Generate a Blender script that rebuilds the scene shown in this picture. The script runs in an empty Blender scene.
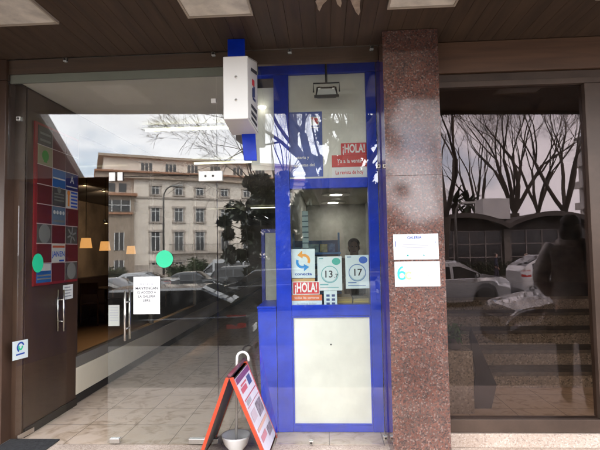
import bpy, bmesh, math, random
from math import sin, cos, pi, radians, atan2, sqrt
from mathutils import Vector, Matrix, noise as mnoise
import numpy as np
S = bpy.context.scene
COL = S.collection

# ---------------------------------------------------------------- camera, world, sun, exposure
F, CAM = 471.0, (0.0, -3.7, 1.5)
_yaw, _pit, _rol = radians(3.04), radians(3.04), radians(1.0)
_f = Vector((-sin(_yaw)*cos(_pit), cos(_yaw)*cos(_pit), sin(_pit)))
_r0 = Vector((cos(_yaw), sin(_yaw), 0)); _u0 = _r0.cross(_f)
_r = _r0*cos(_rol) - _u0*sin(_rol); _u = _u0*cos(_rol) + _r0*sin(_rol)
cd = bpy.data.cameras.new('camera'); cam = bpy.data.objects.new('camera', cd); COL.objects.link(cam)
M4 = Matrix((_r, _u, -_f)).transposed().to_4x4(); M4.translation = Vector(CAM); cam.matrix_world = M4
cd.sensor_width = 36.0; cd.sensor_fit = 'HORIZONTAL'; cd.lens = F/600*36
cd.clip_start = 0.05; cd.clip_end = 3000
S.camera = cam

SUN_EL, SUN_AZ = radians(52), radians(200)
W = bpy.data.worlds.new('World'); S.world = W; W.use_nodes = True
nt = W.node_tree; nt.nodes.clear(); N = nt.nodes.new; L = nt.links.new
sky = N('ShaderNodeTexSky'); sky.sky_type = 'NISHITA'; sky.sun_disc = False
sky.sun_elevation = SUN_EL; sky.sun_rotation = radians(20)
tc = N('ShaderNodeTexCoord'); mp = N('ShaderNodeMapping'); mp.inputs['Scale'].default_value = (1.6, 1.6, 3.4)
mp.inputs['Location'].default_value = (0.35, 0.1, 0.2)
nz = N('ShaderNodeTexNoise'); nz.inputs['Scale'].default_value = 1.5; nz.inputs['Detail'].default_value = 7; nz.inputs['Roughness'].default_value = .55
rp = N('ShaderNodeValToRGB'); rp.color_ramp.elements[0].position = .33; rp.color_ramp.elements[1].position = .47
nz2 = N('ShaderNodeTexNoise'); nz2.inputs['Scale'].default_value = 4; nz2.inputs['Detail'].default_value = 5
cr2 = N('ShaderNodeValToRGB'); cr2.color_ramp.elements[0].color = (8.0, 8.1, 8.5, 1); cr2.color_ramp.elements[1].color = (10.0, 10.0, 10.3, 1)
cr2.color_ramp.elements[0].position = .35; cr2.color_ramp.elements[1].position = .62
mx = N('ShaderNodeMix'); mx.data_type = 'RGBA'
bg = N('ShaderNodeBackground'); bg.inputs['Strength'].default_value = 0.1
ow = N('ShaderNodeOutputWorld')
L(tc.outputs['Generated'], mp.inputs['Vector']); L(mp.outputs[0], nz.inputs['Vector']); L(mp.outputs[0], nz2.inputs['Vector'])
L(nz.outputs['Fac'], rp.inputs[0]); L(nz2.outputs['Fac'], cr2.inputs[0])
L(rp.outputs[0], mx.inputs['Factor']); L(sky.outputs[0], mx.inputs[6]); L(cr2.outputs[0], mx.inputs[7])
L(mx.outputs[2], bg.inputs['Color']); L(bg.outputs[0], ow.inputs['Surface'])

sl = bpy.data.lights.new('sun', 'SUN'); sl.energy = 1.0; sl.angle = radians(14); sl.color = (1, .95, .87)
so = bpy.data.objects.new('sun', sl); COL.objects.link(so)
_sd = Vector((cos(SUN_EL)*sin(radians(20)), cos(SUN_EL)*cos(radians(20)), sin(SUN_EL)))
so.rotation_euler = _sd.to_track_quat('Z', 'Y').to_euler(); so.location = (0, 0, 30)

S.view_settings.view_transform = 'Standard'; S.view_settings.look = 'None'
S.view_settings.exposure = 3.25; S.view_settings.gamma = 1; S.view_settings.use_curve_mapping = False
S.render.engine = 'CYCLES'
cy = S.cycles
cy.use_denoising = True; cy.max_bounces = 10; cy.diffuse_bounces = 5; cy.glossy_bounces = 5
cy.transparent_max_bounces = 32; cy.transmission_bounces = 8
cy.caustics_reflective = False; cy.caustics_refractive = False; cy.sample_clamp_indirect = 6

# ---------------------------------------------------------------- measuring helpers (600x450 photo pixels)
def ray(px, py): return _f*F + _r*(px-300) - _u*(py-225)
def at(px, py, Y):
    d = ray(px, py); t = (Y-CAM[1])/d.y
    return d.x*t, CAM[2]+d.z*t
def AX(px, py, Y): return at(px, py, Y)[0]
def AZ(px, py, Y): return at(px, py, Y)[1]
def gnd(px, py, z=0.0):
    d = ray(px, py); t = (z-CAM[2])/d.z
    return d.x*t, CAM[1]+d.y*t
def ROAD(x, p=0): return -0.52 + 0.03*max(-60, min(60, x)) - .5*max(0, min(1, (p-18)/10))

# ---------------------------------------------------------------- materials
MATS = {}
def mat(name, col, rough=.6, metal=0, spec=.5, noise=None, bump=None, coat=0, emit=None, estr=0, sheen=0, alpha=None):
    """noise=(scale, amount[, colour2]); bump=(scale, strength)"""
    if name in MATS: return MATS[name]
    m = bpy.data.materials.new(name); m.use_nodes = True; t = m.node_tree
    b = t.nodes['Principled BSDF']
    b.inputs['Base Color'].default_value = (*col, 1); b.inputs['Roughness'].default_value = rough
    b.inputs['Metallic'].default_value = metal; b.inputs['Specular IOR Level'].default_value = spec
    b.inputs['Coat Weight'].default_value = coat; b.inputs['Coat Roughness'].default_value = .04
    if emit: b.inputs['Emission Color'].default_value = (*emit, 1); b.inputs['Emission Strength'].default_value = estr
    co = t.nodes.new('ShaderNodeTexCoord')
    if noise:
        n = t.nodes.new('ShaderNodeTexNoise'); n.inputs['Scale'].default_value = noise[0]; n.inputs['Detail'].default_value = 6
        n.inputs['Roughness'].default_value = .62
        c2 = noise[2] if len(noise) > 2 else tuple(c*(1-noise[1]) for c in col)
        c1 = col if len(noise) > 2 else tuple(min(1, c*(1+noise[1]*.5)) for c in col)
        r = t.nodes.new('ShaderNodeValToRGB'); r.color_ramp.elements[0].position = .36; r.color_ramp.elements[1].position = .64
        r.color_ramp.elements[0].color = (*c2, 1); r.color_ramp.elements[1].color = (*c1, 1)
        t.links.new(co.outputs['Object'], n.inputs['Vector']); t.links.new(n.outputs['Fac'], r.inputs[0])
        t.links.new(r.outputs[0], b.inputs['Base Color'])
    if bump:
        n = t.nodes.new('ShaderNodeTexNoise'); n.inputs['Scale'].default_value = bump[0]; n.inputs['Detail'].default_value = 4
        bp = t.nodes.new('ShaderNodeBump'); bp.inputs['Strength'].default_value = bump[1]; bp.inputs['Distance'].default_value = .01
        t.links.new(co.outputs['Object'], n.inputs['Vector']); t.links.new(n.outputs['Fac'], bp.inputs['Height'])
        t.links.new(bp.outputs[0], b.inputs['Normal'])
    MATS[name] = m; return m

def glass_mat(name, f0=.045, tint=(1, 1, 1), gtint=(1, 1, 1), dust=0, graze=None):
    m = bpy.data.materials.new(name); m.use_nodes = True; t = m.node_tree; t.nodes.clear()
    N = t.nodes.new; K = t.links.new
    o = N('ShaderNodeOutputMaterial'); tr = N('ShaderNodeBsdfTransparent'); gl = N('ShaderNodeBsdfGlossy')
    tr.inputs[0].default_value = (*tint, 1); gl.inputs['Color'].default_value = (*gtint, 1); gl.inputs['Roughness'].default_value = 0
    lw = N('ShaderNodeLayerWeight'); lw.inputs['Blend'].default_value = .5
    p = N('ShaderNodeMath'); p.operation = 'POWER'; p.inputs[1].default_value = 5
    q = N('ShaderNodeMath'); q.operation = 'MULTIPLY_ADD'; q.inputs[1].default_value = (1-f0) if graze is None else graze; q.inputs[2].default_value = f0
    # faint waviness of real panes
    co = N('ShaderNodeTexCoord'); n = N('ShaderNodeTexNoise'); n.inputs['Scale'].default_value = 1.3; n.inputs['Detail'].default_value = 1
    bp = N('ShaderNodeBump'); bp.inputs['Strength'].default_value = .035; bp.inputs['Distance'].default_value = .012
    K(co.outputs['Object'], n.inputs['Vector']); K(n.outputs['Fac'], bp.inputs['Height']); K(bp.outputs[0], gl.inputs['Normal'])
    mxs = N('ShaderNodeMixShader')
    K(lw.outputs['Facing'], p.inputs[0]); K(p.outputs[0], q.inputs[0]); K(q.outputs[0], mxs.inputs[0])
    K(tr.outputs[0], mxs.inputs[1]); K(gl.outputs[0], mxs.inputs[2])
    last = mxs
    if dust:
        n2 = N('ShaderNodeTexNoise'); n2.inputs['Scale'].default_value = 7; n2.inputs['Detail'].default_value = 8
        rr = N('ShaderNodeValToRGB'); rr.color_ramp.elements[0].position = .45; rr.color_ramp.elements[1].position = .8
        rr.color_ramp.elements[0].color = (dust*.4,)*3+(1,); rr.color_ramp.elements[1].color = (dust*2,)*3+(1,)
        df = N('ShaderNodeBsdfDiffuse'); df.inputs[0].default_value = (.5, .48, .45, 1)
        m2 = N('ShaderNodeMixShader')
        K(co.outputs['Object'], n2.inputs['Vector']); K(n2.outputs['Fac'], rr.inputs[0]); K(rr.outputs[0], m2.inputs[0])
        K(mxs.outputs[0], m2.inputs[1]); K(df.outputs[0], m2.inputs[2]); last = m2
    K(last.outputs[0], o.inputs['Surface'])
    MATS[name] = m; return m

def granite(name):
    m = bpy.data.materials.new(name); m.use_nodes = True; t = m.node_tree; N = t.nodes.new; K = t.links.new
    b = t.nodes['Principled BSDF']; b.inputs['Roughness'].default_value = .06; b.inputs['IOR'].default_value = 1.5
    co = N('ShaderNodeTexCoord')
    v = N('ShaderNodeTexVoronoi'); v.inputs['Scale'].default_value = 105; v.feature = 'F1'
    r = N('ShaderNodeValToRGB'); r.color_ramp.interpolation = 'CONSTANT'
    e = r.color_ramp.elements
    cols = [(0, (.085, .054, .047)), (.16, (.17, .072, .052)), (.36, (.125, .076, .064)), (.50, (.20, .092, .070)), (.72, (.14, .088, .074)), (.90, (.25, .17, .145))]
    e[0].position, e[0].color = 0, (*cols[0][1], 1); e[1].position, e[1].color = cols[1][0], (*cols[1][1], 1)
    for p_, c_ in cols[2:]:
        q = e.new(p_); q.color = (*c_, 1)
    sep = N('ShaderNodeSeparateColor'); K(v.outputs['Color'], sep.inputs[0]); K(sep.outputs[0], r.inputs[0])
    n = N('ShaderNodeTexNoise'); n.inputs['Scale'].default_value = 2.2; n.inputs['Detail'].default_value = 5
    mxr = N('ShaderNodeMix'); mxr.data_type = 'RGBA'; mxr.blend_type = 'MULTIPLY'; mxr.inputs['Factor'].default_value = .7
    r2 = N('ShaderNodeValToRGB'); r2.color_ramp.elements[0].position = .34; r2.color_ramp.elements[0].color = (.34, .33, .34, 1); r2.color_ramp.elements[1].position = .66
    n.inputs['Roughness'].default_value = .7
    K(co.outputs['Object'], v.inputs['Vector']); K(co.outputs['Object'], n.inputs['Vector']); K(n.outputs['Fac'], r2.inputs[0])
    K(r.outputs[0], mxr.inputs[6]); K(r2.outputs[0], mxr.inputs[7]); K(mxr.outputs[2], b.inputs['Base Color'])
    r3 = N('ShaderNodeMapRange'); r3.inputs['To Min'].default_value = .03; r3.inputs['To Max'].default_value = .14
    K(n.outputs['Fac'], r3.inputs[0]); K(r3.outputs[0], b.inputs['Roughness'])
    MATS[name] = m; return m

def speckle(name, base, dark, light, scale=160, rough=.5):
    m = bpy.data.materials.new(name); m.use_nodes = True; t = m.node_tree; N = t.nodes.new; K = t.links.new
    b = t.nodes['Principled BSDF']; b.inputs['Roughness'].default_value = rough
    co = N('ShaderNodeTexCoord'); v = N('ShaderNodeTexVoronoi'); v.inputs['Scale'].default_value = scale
    sep = N('ShaderNodeSeparateColor'); r = N('ShaderNodeValToRGB'); e = r.color_ramp.elements
    e[0].position, e[0].color = .0, (*dark, 1); e[1].position, e[1].color = 1, (*light, 1)
    q = e.new(.3); q.color = (*base, 1); q = e.new(.75); q.color = (*base, 1)
    n = N('ShaderNodeTexNoise'); n.inputs['Scale'].default_value = 1.7; n.inputs['Detail'].default_value = 7
    r2 = N('ShaderNodeValToRGB'); r2.color_ramp.elements[0].position = .32; r2.color_ramp.elements[0].color = (.66, .62, .58, 1); r2.color_ramp.elements[1].position = .66
    mm = N('ShaderNodeMix'); mm.data_type = 'RGBA'; mm.blend_type = 'MULTIPLY'; mm.inputs['Factor'].default_value = 1
    K(co.outputs['Object'], v.inputs['Vector']); K(v.outputs['Color'], sep.inputs[0]); K(sep.outputs[0], r.inputs[0])
    K(co.outputs['Object'], n.inputs['Vector']); K(n.outputs['Fac'], r2.inputs[0])
    K(r.outputs[0], mm.inputs[6]); K(r2.outputs[0], mm.inputs[7]); K(mm.outputs[2], b.inputs['Base Color'])
    MATS[name] = m; return m

def marble_floor(name):
    """polished beige marble tiles: veined blotches, slightly different tone tile by tile, thin joints"""
    m = bpy.data.materials.new(name); m.use_nodes = True; t = m.node_tree; N = t.nodes.new; K = t.links.new
    b = t.nodes['Principled BSDF']; b.inputs['Roughness'].default_value = .32
    co = N('ShaderNodeTexCoord'); br = N('ShaderNodeTexBrick'); br.offset = 0; br.inputs['Scale'].default_value = 1
    br.inputs['Brick Width'].default_value = .42; br.inputs['Row Height'].default_value = .42; br.inputs['Mortar Size'].default_value = .0035
    br.inputs['Color1'].default_value = (.62, .50, .40, 1); br.inputs['Color2'].default_value = (.57, .46, .365, 1); br.inputs['Mortar'].default_value = (.2, .16, .12, 1)
    n = N('ShaderNodeTexNoise'); n.inputs['Scale'].default_value = 5.5; n.inputs['Detail'].default_value = 5; n.inputs['Distortion'].default_value = 1.6
    r = N('ShaderNodeValToRGB'); e = r.color_ramp.elements
    e[0].position, e[0].color = .30, (.58, .52, .45, 1); e[1].position, e[1].color = .42, (.85, .81, .75, 1)
    q = e.new(.52); q.color = (1, 1, 1, 1); q = e.new(.75); q.color = (1.0, .96, .9, 1)
    mm = N('ShaderNodeMix'); mm.data_type = 'RGBA'; mm.blend_type = 'MULTIPLY'; mm.inputs['Factor'].default_value = 1
    K(co.outputs['Object'], br.inputs['Vector']); K(co.outputs['Object'], n.inputs['Vector']); K(n.outputs['Fac'], r.inputs[0])
    K(br.outputs['Color'], mm.inputs[6]); K(r.outputs[0], mm.inputs[7]); K(mm.outputs[2], b.inputs['Base Color'])
    MATS[name] = m; return m

def wood_mat(name, c1, c2, rough=.55, stretch=(9, .7, 9)):
    m = bpy.data.materials.new(name); m.use_nodes = True; t = m.node_tree; N = t.nodes.new; K = t.links.new
    b = t.nodes['Principled BSDF']; b.inputs['Roughness'].default_value = rough
    co = N('ShaderNodeTexCoord'); mp = N('ShaderNodeMapping'); mp.inputs['Scale'].default_value = stretch
    n = N('ShaderNodeTexNoise'); n.inputs['Scale'].default_value = 2.2; n.inputs['Detail'].default_value = 8; n.inputs['Distortion'].default_value = .6
    r = N('ShaderNodeValToRGB'); e = r.color_ramp.elements
    e[0].position, e[0].color = .33, (*c2, 1); e[1].position, e[1].color = .66, (*c1, 1)
    K(co.outputs['Object'], mp.inputs['Vector']); K(mp.outputs[0], n.inputs['Vector']); K(n.outputs['Fac'], r.inputs[0]); K(r.outputs[0], b.inputs['Base Color'])
    MATS[name] = m; return m

GRANITE = granite('red_granite')
GLASS = glass_mat('clear_glass', .053, (.97, .985, .975), dust=.012)
GLASS_IN = glass_mat('inner_glass', .03, (.95, .97, .96))
GLASS_LEAF = glass_mat('leaf_glass', .03, (.97, .98, .97), graze=.06)
GLASS_CAFE = glass_mat('cafe_glass', .012, (.86, .84, .8), graze=.10)
TINT = glass_mat('bronze_glass', .037, (.80, .73, .66), gtint=(.98, .88, .95), dust=.004)
MARBLE = marble_floor('marble_tiles')
PAVE = speckle('pale_terrazzo', (.60, .49, .41), (.40, .31, .26), (.76, .67, .60), 120, .6)
PAVE2 = speckle('grey_brown_paving', (.18, .16, .14), (.10, .09, .08), (.26, .235, .21), 70, .8)
STEPST = speckle('granite_steps', (.29, .265, .24), (.09, .08, .07), (.50, .46, .42), 75, .6)
SOFFIT = wood_mat('soffit_wood', (.072, .043, .025), (.042, .025, .015), .6)
BROWN = wood_mat('brown_wall_laminate', (.075, .041, .025), (.048, .027, .017), .38, (2, 2, .8))
BRONZE = mat('bronze_aluminium', (.085, .055, .04), .4, .25, noise=(3, .25))
FASCIA = wood_mat('fascia_wood', (.15, .078, .045), (.10, .053, .032), .5, (.7, 9, 9))
BLUE = mat('blue_lacquer', (.001, .034, .50), .34, 0, .3, noise=(6, .22), bump=(9, .05))
DARKBLUE = mat('dark_blue_lacquer', (.008, .02, .2), .35)
CREAM = mat('cream_panel', (.80, .785, .69), .5, noise=(2.6, .10))
CREAMC = mat('cream_ceiling', (.80, .765, .65), .75, noise=(.9, .07))
GREYBEAM = mat('grey_beam', (.30, .30, .25), .7)
WHITE = mat('white_plastic', (.80, .78, .74), .35)
PAPER = mat('white_paper', (.82, .82, .80), .7)
STEEL = mat('brushed_steel', (.62, .60, .56), .25, 1)
BLACKP = mat('black_plastic', (.02, .02, .02), .4)
DARKMET = mat('dark_metal', (.05, .045, .04), .4, .6)
RED = mat('red_panel', (.10, .014, .013), .5)
REDBR = mat('bright_red_vinyl', (.62, .03, .04), .45)
ORANGER = mat('orange_red_paint', (.62, .075, .030), .35, noise=(6, .12))
INK = mat('dark_ink', (.03, .03, .04), .7)
INKG = mat('grey_ink', (.33, .33, .36), .7)
INKB = mat('blue_ink', (.02, .07, .35), .6)
GREENV = mat('green_vinyl', (.02, .52, .26), .5)
DIFFUSER = mat('opal_diffuser', (.74, .69, .60), .5, noise=(4.5, .32))

# ---------------------------------------------------------------- mesh helpers
ORG = {}
def origin(o):
    while o is not None and o.parent is not None: o = o.parent
    return ORG.get(o.name, Vector((0, 0, 0))) if o is not None else Vector((0, 0, 0))

class MB:
    def __init__(s): s.v = []; s.f = []; s.m = []; s.mi = 0; s.sm = []
    def add(s, vs, fs, smooth=False):
        b = len(s.v); s.v += [tuple(p) for p in vs]
        for f in fs: s.f.append([b+i for i in f]); s.m.append(s.mi); s.sm.append(smooth)
        return s
    def box(s, x0, x1, y0, y1, z0, z1):
        x0, x1 = min(x0, x1), max(x0, x1); y0, y1 = min(y0, y1), max(y0, y1); z0, z1 = min(z0, z1), max(z0, z1)
        return s.hexa([(x0, y0, z0), (x1, y0, z0), (x1, y1, z0), (x0, y1, z0), (x0, y0, z1), (x1, y0, z1), (x1, y1, z1), (x0, y1, z1)])
    def hexa(s, p):
        return s.add(p, [(0, 3, 2, 1), (4, 5, 6, 7), (0, 1, 5, 4), (1, 2, 6, 5), (2, 3, 7, 6), (3, 0, 4, 7)])
    def slab(s, a, b, c, d, t):
        """quad a,b,c,d thickened by t along its normal"""
        a, b, c, d = map(Vector, (a, b, c, d)); n = (b-a).cross(d-a).normalized()*t
        return s.hexa([a, b, c, d, a+n, b+n, c+n, d+n])
    def quad(s, *p): return s.add(p, [tuple(range(len(p)))])
    def prism(s, poly, h0, h1, axis='z'):
        n = len(poly)
        def P(q, h): return (q[0], q[1], h) if axis == 'z' else ((q[0], h, q[1]) if axis == 'y' else (h, q[0], q[1]))
        vs = [P(q, h0) for q in poly] + [P(q, h1) for q in poly]
        fs = [tuple(range(n))[::-1], tuple(range(n, 2*n))] + [(i, (i+1) % n, n+(i+1) % n, n+i) for i in range(n)]
        return s.add(vs, fs)
    def tube(s, pts, r, n=8, cap=True):
        pts = [Vector(p) for p in pts]; rs = r if isinstance(r, (list, tuple)) else [r]*len(pts)
        vs = []; fs = []; up = None
        for i, p in enumerate(pts):
            t = (pts[min(i+1, len(pts)-1)]-pts[max(i-1, 0)])
            t = t.normalized() if t.length > 1e-9 else Vector((0, 0, 1))
            if up is None: up = t.orthogonal().normalized()
            a = (up - t*up.dot(t)); a = a.normalized() if a.length > 1e-6 else t.orthogonal().normalized()
            up = a; bq = t.cross(a)
            for k in range(n):
                w = 2*pi*k/n; vs.append(p+(a*cos(w)+bq*sin(w))*rs[i])
        for i in range(len(pts)-1):
            for k in range(n): fs.append((i*n+k, i*n+(k+1) % n, (i+1)*n+(k+1) % n, (i+1)*n+k))
        if cap: fs += [tuple(range(n))[::-1], tuple(range((len(pts)-1)*n, len(pts)*n))]
        return s.add(vs, fs, True)
    def lathe(s, prof, c=(0, 0, 0), n=24, axis='z'):
        vs = []; fs = []
        for (r, h) in prof:
            for k in range(n):
                w = 2*pi*k/n; x, y = r*cos(w), r*sin(w)
                q = (x, y, h) if axis == 'z' else ((x, h, y) if axis == 'y' else (h, x, y))
                vs.append((q[0]+c[0], q[1]+c[1], q[2]+c[2]))
        for i in range(len(prof)-1):
            for k in range(n): fs.append((i*n+k, i*n+(k+1) % n, (i+1)*n+(k+1) % n, (i+1)*n+k))
        if prof[0][0] > 1e-6: fs.append(tuple(range(n))[::-1])
        if prof[-1][0] > 1e-6: fs.append(tuple(range((len(prof)-1)*n, len(prof)*n)))
        return s.add(vs, fs, True)
    def disc(s, c, r, axis='y', t=.002, n=32, ry=None):
        ry = ry or r
        poly = [(c[{'y': 0, 'x': 1, 'z': 0}[axis]]+r*cos(2*pi*k/n), c[{'y': 2, 'x': 2, 'z': 1}[axis]]+ry*sin(2*pi*k/n)) for k in range(n)]
        h = c[{'y': 1, 'x': 0, 'z': 2}[axis]]
        return s.prism(poly, h-t/2, h+t/2, axis)
    def build(s, name, m, parent=None, bevel=0, smooth=None, local=False):
        me = bpy.data.meshes.new(name)
        v = s.v
        if parent is not None and not local:
            o_ = origin(parent); v = [(p[0]-o_.x, p[1]-o_.y, p[2]-o_.z) for p in v]
        me.from_pydata(v, [], s.f)
        for mm in (m if isinstance(m, (list, tuple)) else [m]): me.materials.append(mm)
        for i, p in enumerate(me.polygons): p.material_index = s.m[i]; p.use_smooth = s.sm[i] if smooth is None else smooth
        bm = bmesh.new(); bm.from_mesh(me); bmesh.ops.recalc_face_normals(bm, faces=bm.faces); bm.to_mesh(me); bm.free()
        me.update()
        o = bpy.data.objects.new(name, me); COL.objects.link(o)
        if parent is not None: o.parent = parent
        if bevel:
            b = o.modifiers.new('bevel', 'BEVEL'); b.width = bevel; b.segments = 2; b.limit_method = 'ANGLE'; b.angle_limit = radians(40)
        return o

def tag(o, label=None, cat=None, group=None, kind=None):
    if label: o['label'] = label
    if cat: o['category'] = cat
    if group: o['group'] = group
    if kind: o['kind'] = kind
    return o
def thing(name, label, cat, loc=(0, 0, 0), rz=0, group=None):
    o = bpy.data.objects.new(name, None); COL.objects.link(o); o.empty_display_size = .1
    o.location = loc; o.rotation_euler = (0, 0, rz); ORG[o.name] = Vector(loc)
    return tag(o, label, cat, group)
def struct(name, mb, m, bevel=0): return tag(mb.build(name, m, None, bevel), kind='structure')
def solo(name, mb, m, label, cat, loc, group=None, bevel=0):
    """a thing that is one mesh, its origin at loc; vertices given in world coordinates"""
    mb.v = [(p[0]-loc[0], p[1]-loc[1], p[2]-loc[2]) for p in mb.v]
    o = mb.build(name, m, None, bevel); o.location = loc; ORG[o.name] = Vector(loc)
    return tag(o, label, cat, group)
def copy_tree(o, parent=None):
    c = o.copy(); COL.objects.link(c); c.parent = parent
    for ch in list(o.children): copy_tree(ch, c)
    return c
_DG = None
def text(name, body, size, pos, m, parent, facing='front', align='CENTER', bold=0, sx=1.0, fit=None):
    """flat lettering; pos = centre of the line in world coordinates"""
    cu = bpy.data.curves.new('lettering', 'FONT'); cu.body = body; cu.size = size; cu.align_x = align; cu.align_y = 'CENTER'
    cu.extrude = .0004; cu.offset = bold; cu.resolution_u = 3
    t = bpy.data.objects.new('lettering_source', cu); COL.objects.link(t)
    bpy.context.view_layer.update(); dg = bpy.context.evaluated_depsgraph_get()
    me = bpy.data.meshes.new_from_object(t.evaluated_get(dg)); bpy.data.objects.remove(t); bpy.data.curves.remove(cu)
    if fit:
        xs_ = [v.co.x for v in me.vertices]; mid_ = (min(xs_)+max(xs_))/2; me.transform(Matrix.Translation((-mid_, 0, 0))); sx = fit/max(1e-6, max(xs_)-min(xs_))
    R = Matrix.Rotation(pi/2, 4, 'X')
    if facing == 'right': R = Matrix.Rotation(pi/2, 4, 'Z') @ R
    R = R if not isinstance(facing, Matrix) else facing
    me.transform(Matrix.Translation(Vector(pos)-origin(parent)) @ R @ Matrix.Diagonal((sx, 1, 1, 1)))
    me.materials.clear(); me.materials.append(m); me.name = name
    o = bpy.data.objects.new(name, me); COL.objects.link(o); o.parent = parent
    return o
def rectpx(mb, x0, y0, x1, y1, Y, t=.003):
    """upright sheet whose corners read at these photo pixels on plane Y"""
    X0, Z0 = at((x0), (y0+y1)/2, Y)[0], at((x0+x1)/2, y0, Y)[1]
    X1, Z1 = at((x1), (y0+y1)/2, Y)[0], at((x0+x1)/2, y1, Y)[1]
    mb.box(X0, X1, Y-t, Y, Z1, Z0)
    return X0, X1, Z1, Z0
rnd = random.Random(7)

# ================================================================ THE SETTING
WX = -2.51                    # passage wall plane
SOF = 3.12                    # underside of the canopy
def canopy_edge(x):           # how far the canopy reaches out over the pavement
    return 1.34+(x+3.22)*.105 if x > -3.22 else min(9.2, 1.34+(-3.22-x)*2.35)

mb = MB(); mb.box(-70, 70, -3.8, -1.52, -1.4, 0); struct('pavement', mb, PAVE2)
mb = MB(); mb.box(-9, 9.6, -1.518, -.0, -1.2, 0); struct('threshold_light_bounce', mb, PAVE)  # pale stone at the glass, outer part widened to bounce light upward
mb = MB(); mb.box(-70, 70, -4.0, -3.802, -1.4, -.2); struct('kerb', mb, speckle('kerb_stone', (.26, .25, .24), (.15, .15, .15), (.36, .35, .33), 60, .8))
ASPH = mat('asphalt', (.055, .055, .058), .85, noise=(14, .35), bump=(60, .3))
mb = MB()
xs = [-90, -60, 0, 60, 90]
for a, b in zip(xs, xs[1:]): mb.quad((a, -18, ROAD(a)), (b, -18, ROAD(b)), (b, -4.002, ROAD(b)), (a, -4.002, ROAD(a))); mb.quad((a, -28, ROAD(a, 28)), (b, -28, ROAD(b, 28)), (b, -18, ROAD(b)), (a, -18, ROAD(a)))
struct('road', mb, ASPH)
mb = MB()
for a, b in zip(xs, xs[1:]): mb.quad((a, -130, ROAD(a, 30)), (b, -130, ROAD(b, 30)), (b, -28, ROAD(b, 30)), (a, -28, ROAD(a, 30)))
struct('far_pavement', mb, mat('far_paving', (.22, .21, .2), .85, noise=(3, .3)))
mb = MB(); mb.quad((-1500, -1500, -3), (1500, -1500, -3), (1500, 1500, -3), (-1500, 1500, -3)); struct('ground', mb, mat('far_ground', (.12, .12, .1), .9, noise=(.05, .3)))
mb = MB()
for k in range(-9, 12):
    x = k*5.2; mb.quad((x, -18.1, ROAD(x)+.005), (x+2.6, -18.1, ROAD(x+2.6)+.005), (x+2.6, -17.97, ROAD(x+2.6)+.005), (x, -17.97, ROAD(x)+.005))
struct('road_markings', mb, mat('road_paint', (.7, .7, .68), .7, noise=(9, .3)))
mb = MB(); mb.box(-8, 6, .0, 20, -.3, 0.0); struct('floor', mb, MARBLE)

# ---- the arcade building over the shopfront
B = thing('arcade_building', 'dark brown timber soffit of the arcade shopfront, with unseen upper wall added to block sky', 'building', (0, 0, 0))
mb = MB()
x = -11.9
while x < 9.6:
    w = .1035; e = canopy_edge(x+w/2)
    if abs(x-.0) < 12: mb.box(x, x+w, -e, -.002, SOF, SOF+.02)
    x += .105
mb.build('soffit', SOFFIT, B, bevel=.0015)
mb = MB(); mb.prism([(-14, 0), (-14, -9.1), (-6.5, -9.1), (-3.22, -1.35), (9.7, -2.7), (9.7, 0)], SOF+.022, SOF+.1); mb.build('canopy_slab', mat('canopy_concrete', (.16, .12, .09), .8), B)
mb = MB()
ed = [(-11.9, -9.24), (-6.58, -9.24), (-3.22, -1.36), (9.7, -2.72)]
for p, q in zip(ed, ed[1:]):
    d = Vector((q[0]-p[0], q[1]-p[1], 0)).normalized(); n = Vector((d.y, -d.x, 0))*.03
    mb.prism([p, q, (q[0]+n.x, q[1]+n.y), (p[0]+n.x, p[1]+n.y)], SOF-.035, SOF+.13)
mb.build('canopy_fascia', BRONZE, B)
mb = MB(); mb.prism([(-14, .0), (9.7, 0), (9.7, 20), (-14, 20)], SOF+.102, 8)
mb.build('sky_block_wall', mat('upper_render', (.35, .3, .25), .85, noise=(2, .2)), B)  # unseen wall added to block the sky, its height set for street light
mb = MB(); mb.box(-9, WX, .1, .104, 0, SOF); mb.box(-11.9, -11.7, -9.0, -.002, -1, SOF); mb.build('side_wall', BROWN, B)
mb = MB(); mb.box(WX+.0, -.6, .05, 19, 2.93, 2.95); mb.box(WX, .448, 6.2, 19, 2.955, 3.0); mb.build('entrance_ceiling', CREAMC, B)
mb = MB(); mb.box(-2.66, -.52, .03, .048, 2.93, 3.0); mb.build('ceiling_beam', GREYBEAM, B)
mb = MB(); mb.box(-2.66, .448, .012, .05, 3.002, SOF-.002); mb.build('header_beam', FASCIA, B)
mb = MB(); mb.box(-2.9, -2.6, -.02, .12, 0, 2.94); mb.box(-2.9, -2.6, -.02, .12, 2.944, SOF-.002); mb.box(-5.0, -2.903, -.01, .09, 0, SOF-.002); mb.build('pilaster', wood_mat('brown_stone_cladding', (.075, .042, .028), (.05, .028, .019), .25, (3, 3, 1)), B, bevel=.004)
mb = MB(); mb.box(.862, 9.6, -.005, .1, 2.87, SOF-.003); mb.build('window_fascia', FASCIA, B, bevel=.003)
mb = MB(); mb.box(.862, 9.6, .03, .1, 2.8, 2.867); mb.build('fascia_trim', BRONZE, B)
mb = MB(); mb.box(3.4, 9.6, .0, .2, 0, 2.8); mb.build('end_wall', GRANITE, B)
mb = MB(); mb.box(-8, 6, 19.5, 19.7, 0, 3.1); mb.box(6, 6.2, .2, 19.5, 0, 3.1); mb.box(-8.2, -8, .1, 19.5, 0, 3.1); mb.box(.4, .86, 6.2, 19.5, 0, 3.05)
mb.build('inner_wall', mat('passage_plaster', (.30, .26, .2), .8, noise=(1.2, .2)), B)
mb = MB(); mb.box(-8, WX-.05, .12, 19.4, 2.75, 2.8); mb.build('inner_ceiling', mat('dark_ceiling', (.10, .07, .048), .8), B)

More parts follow.
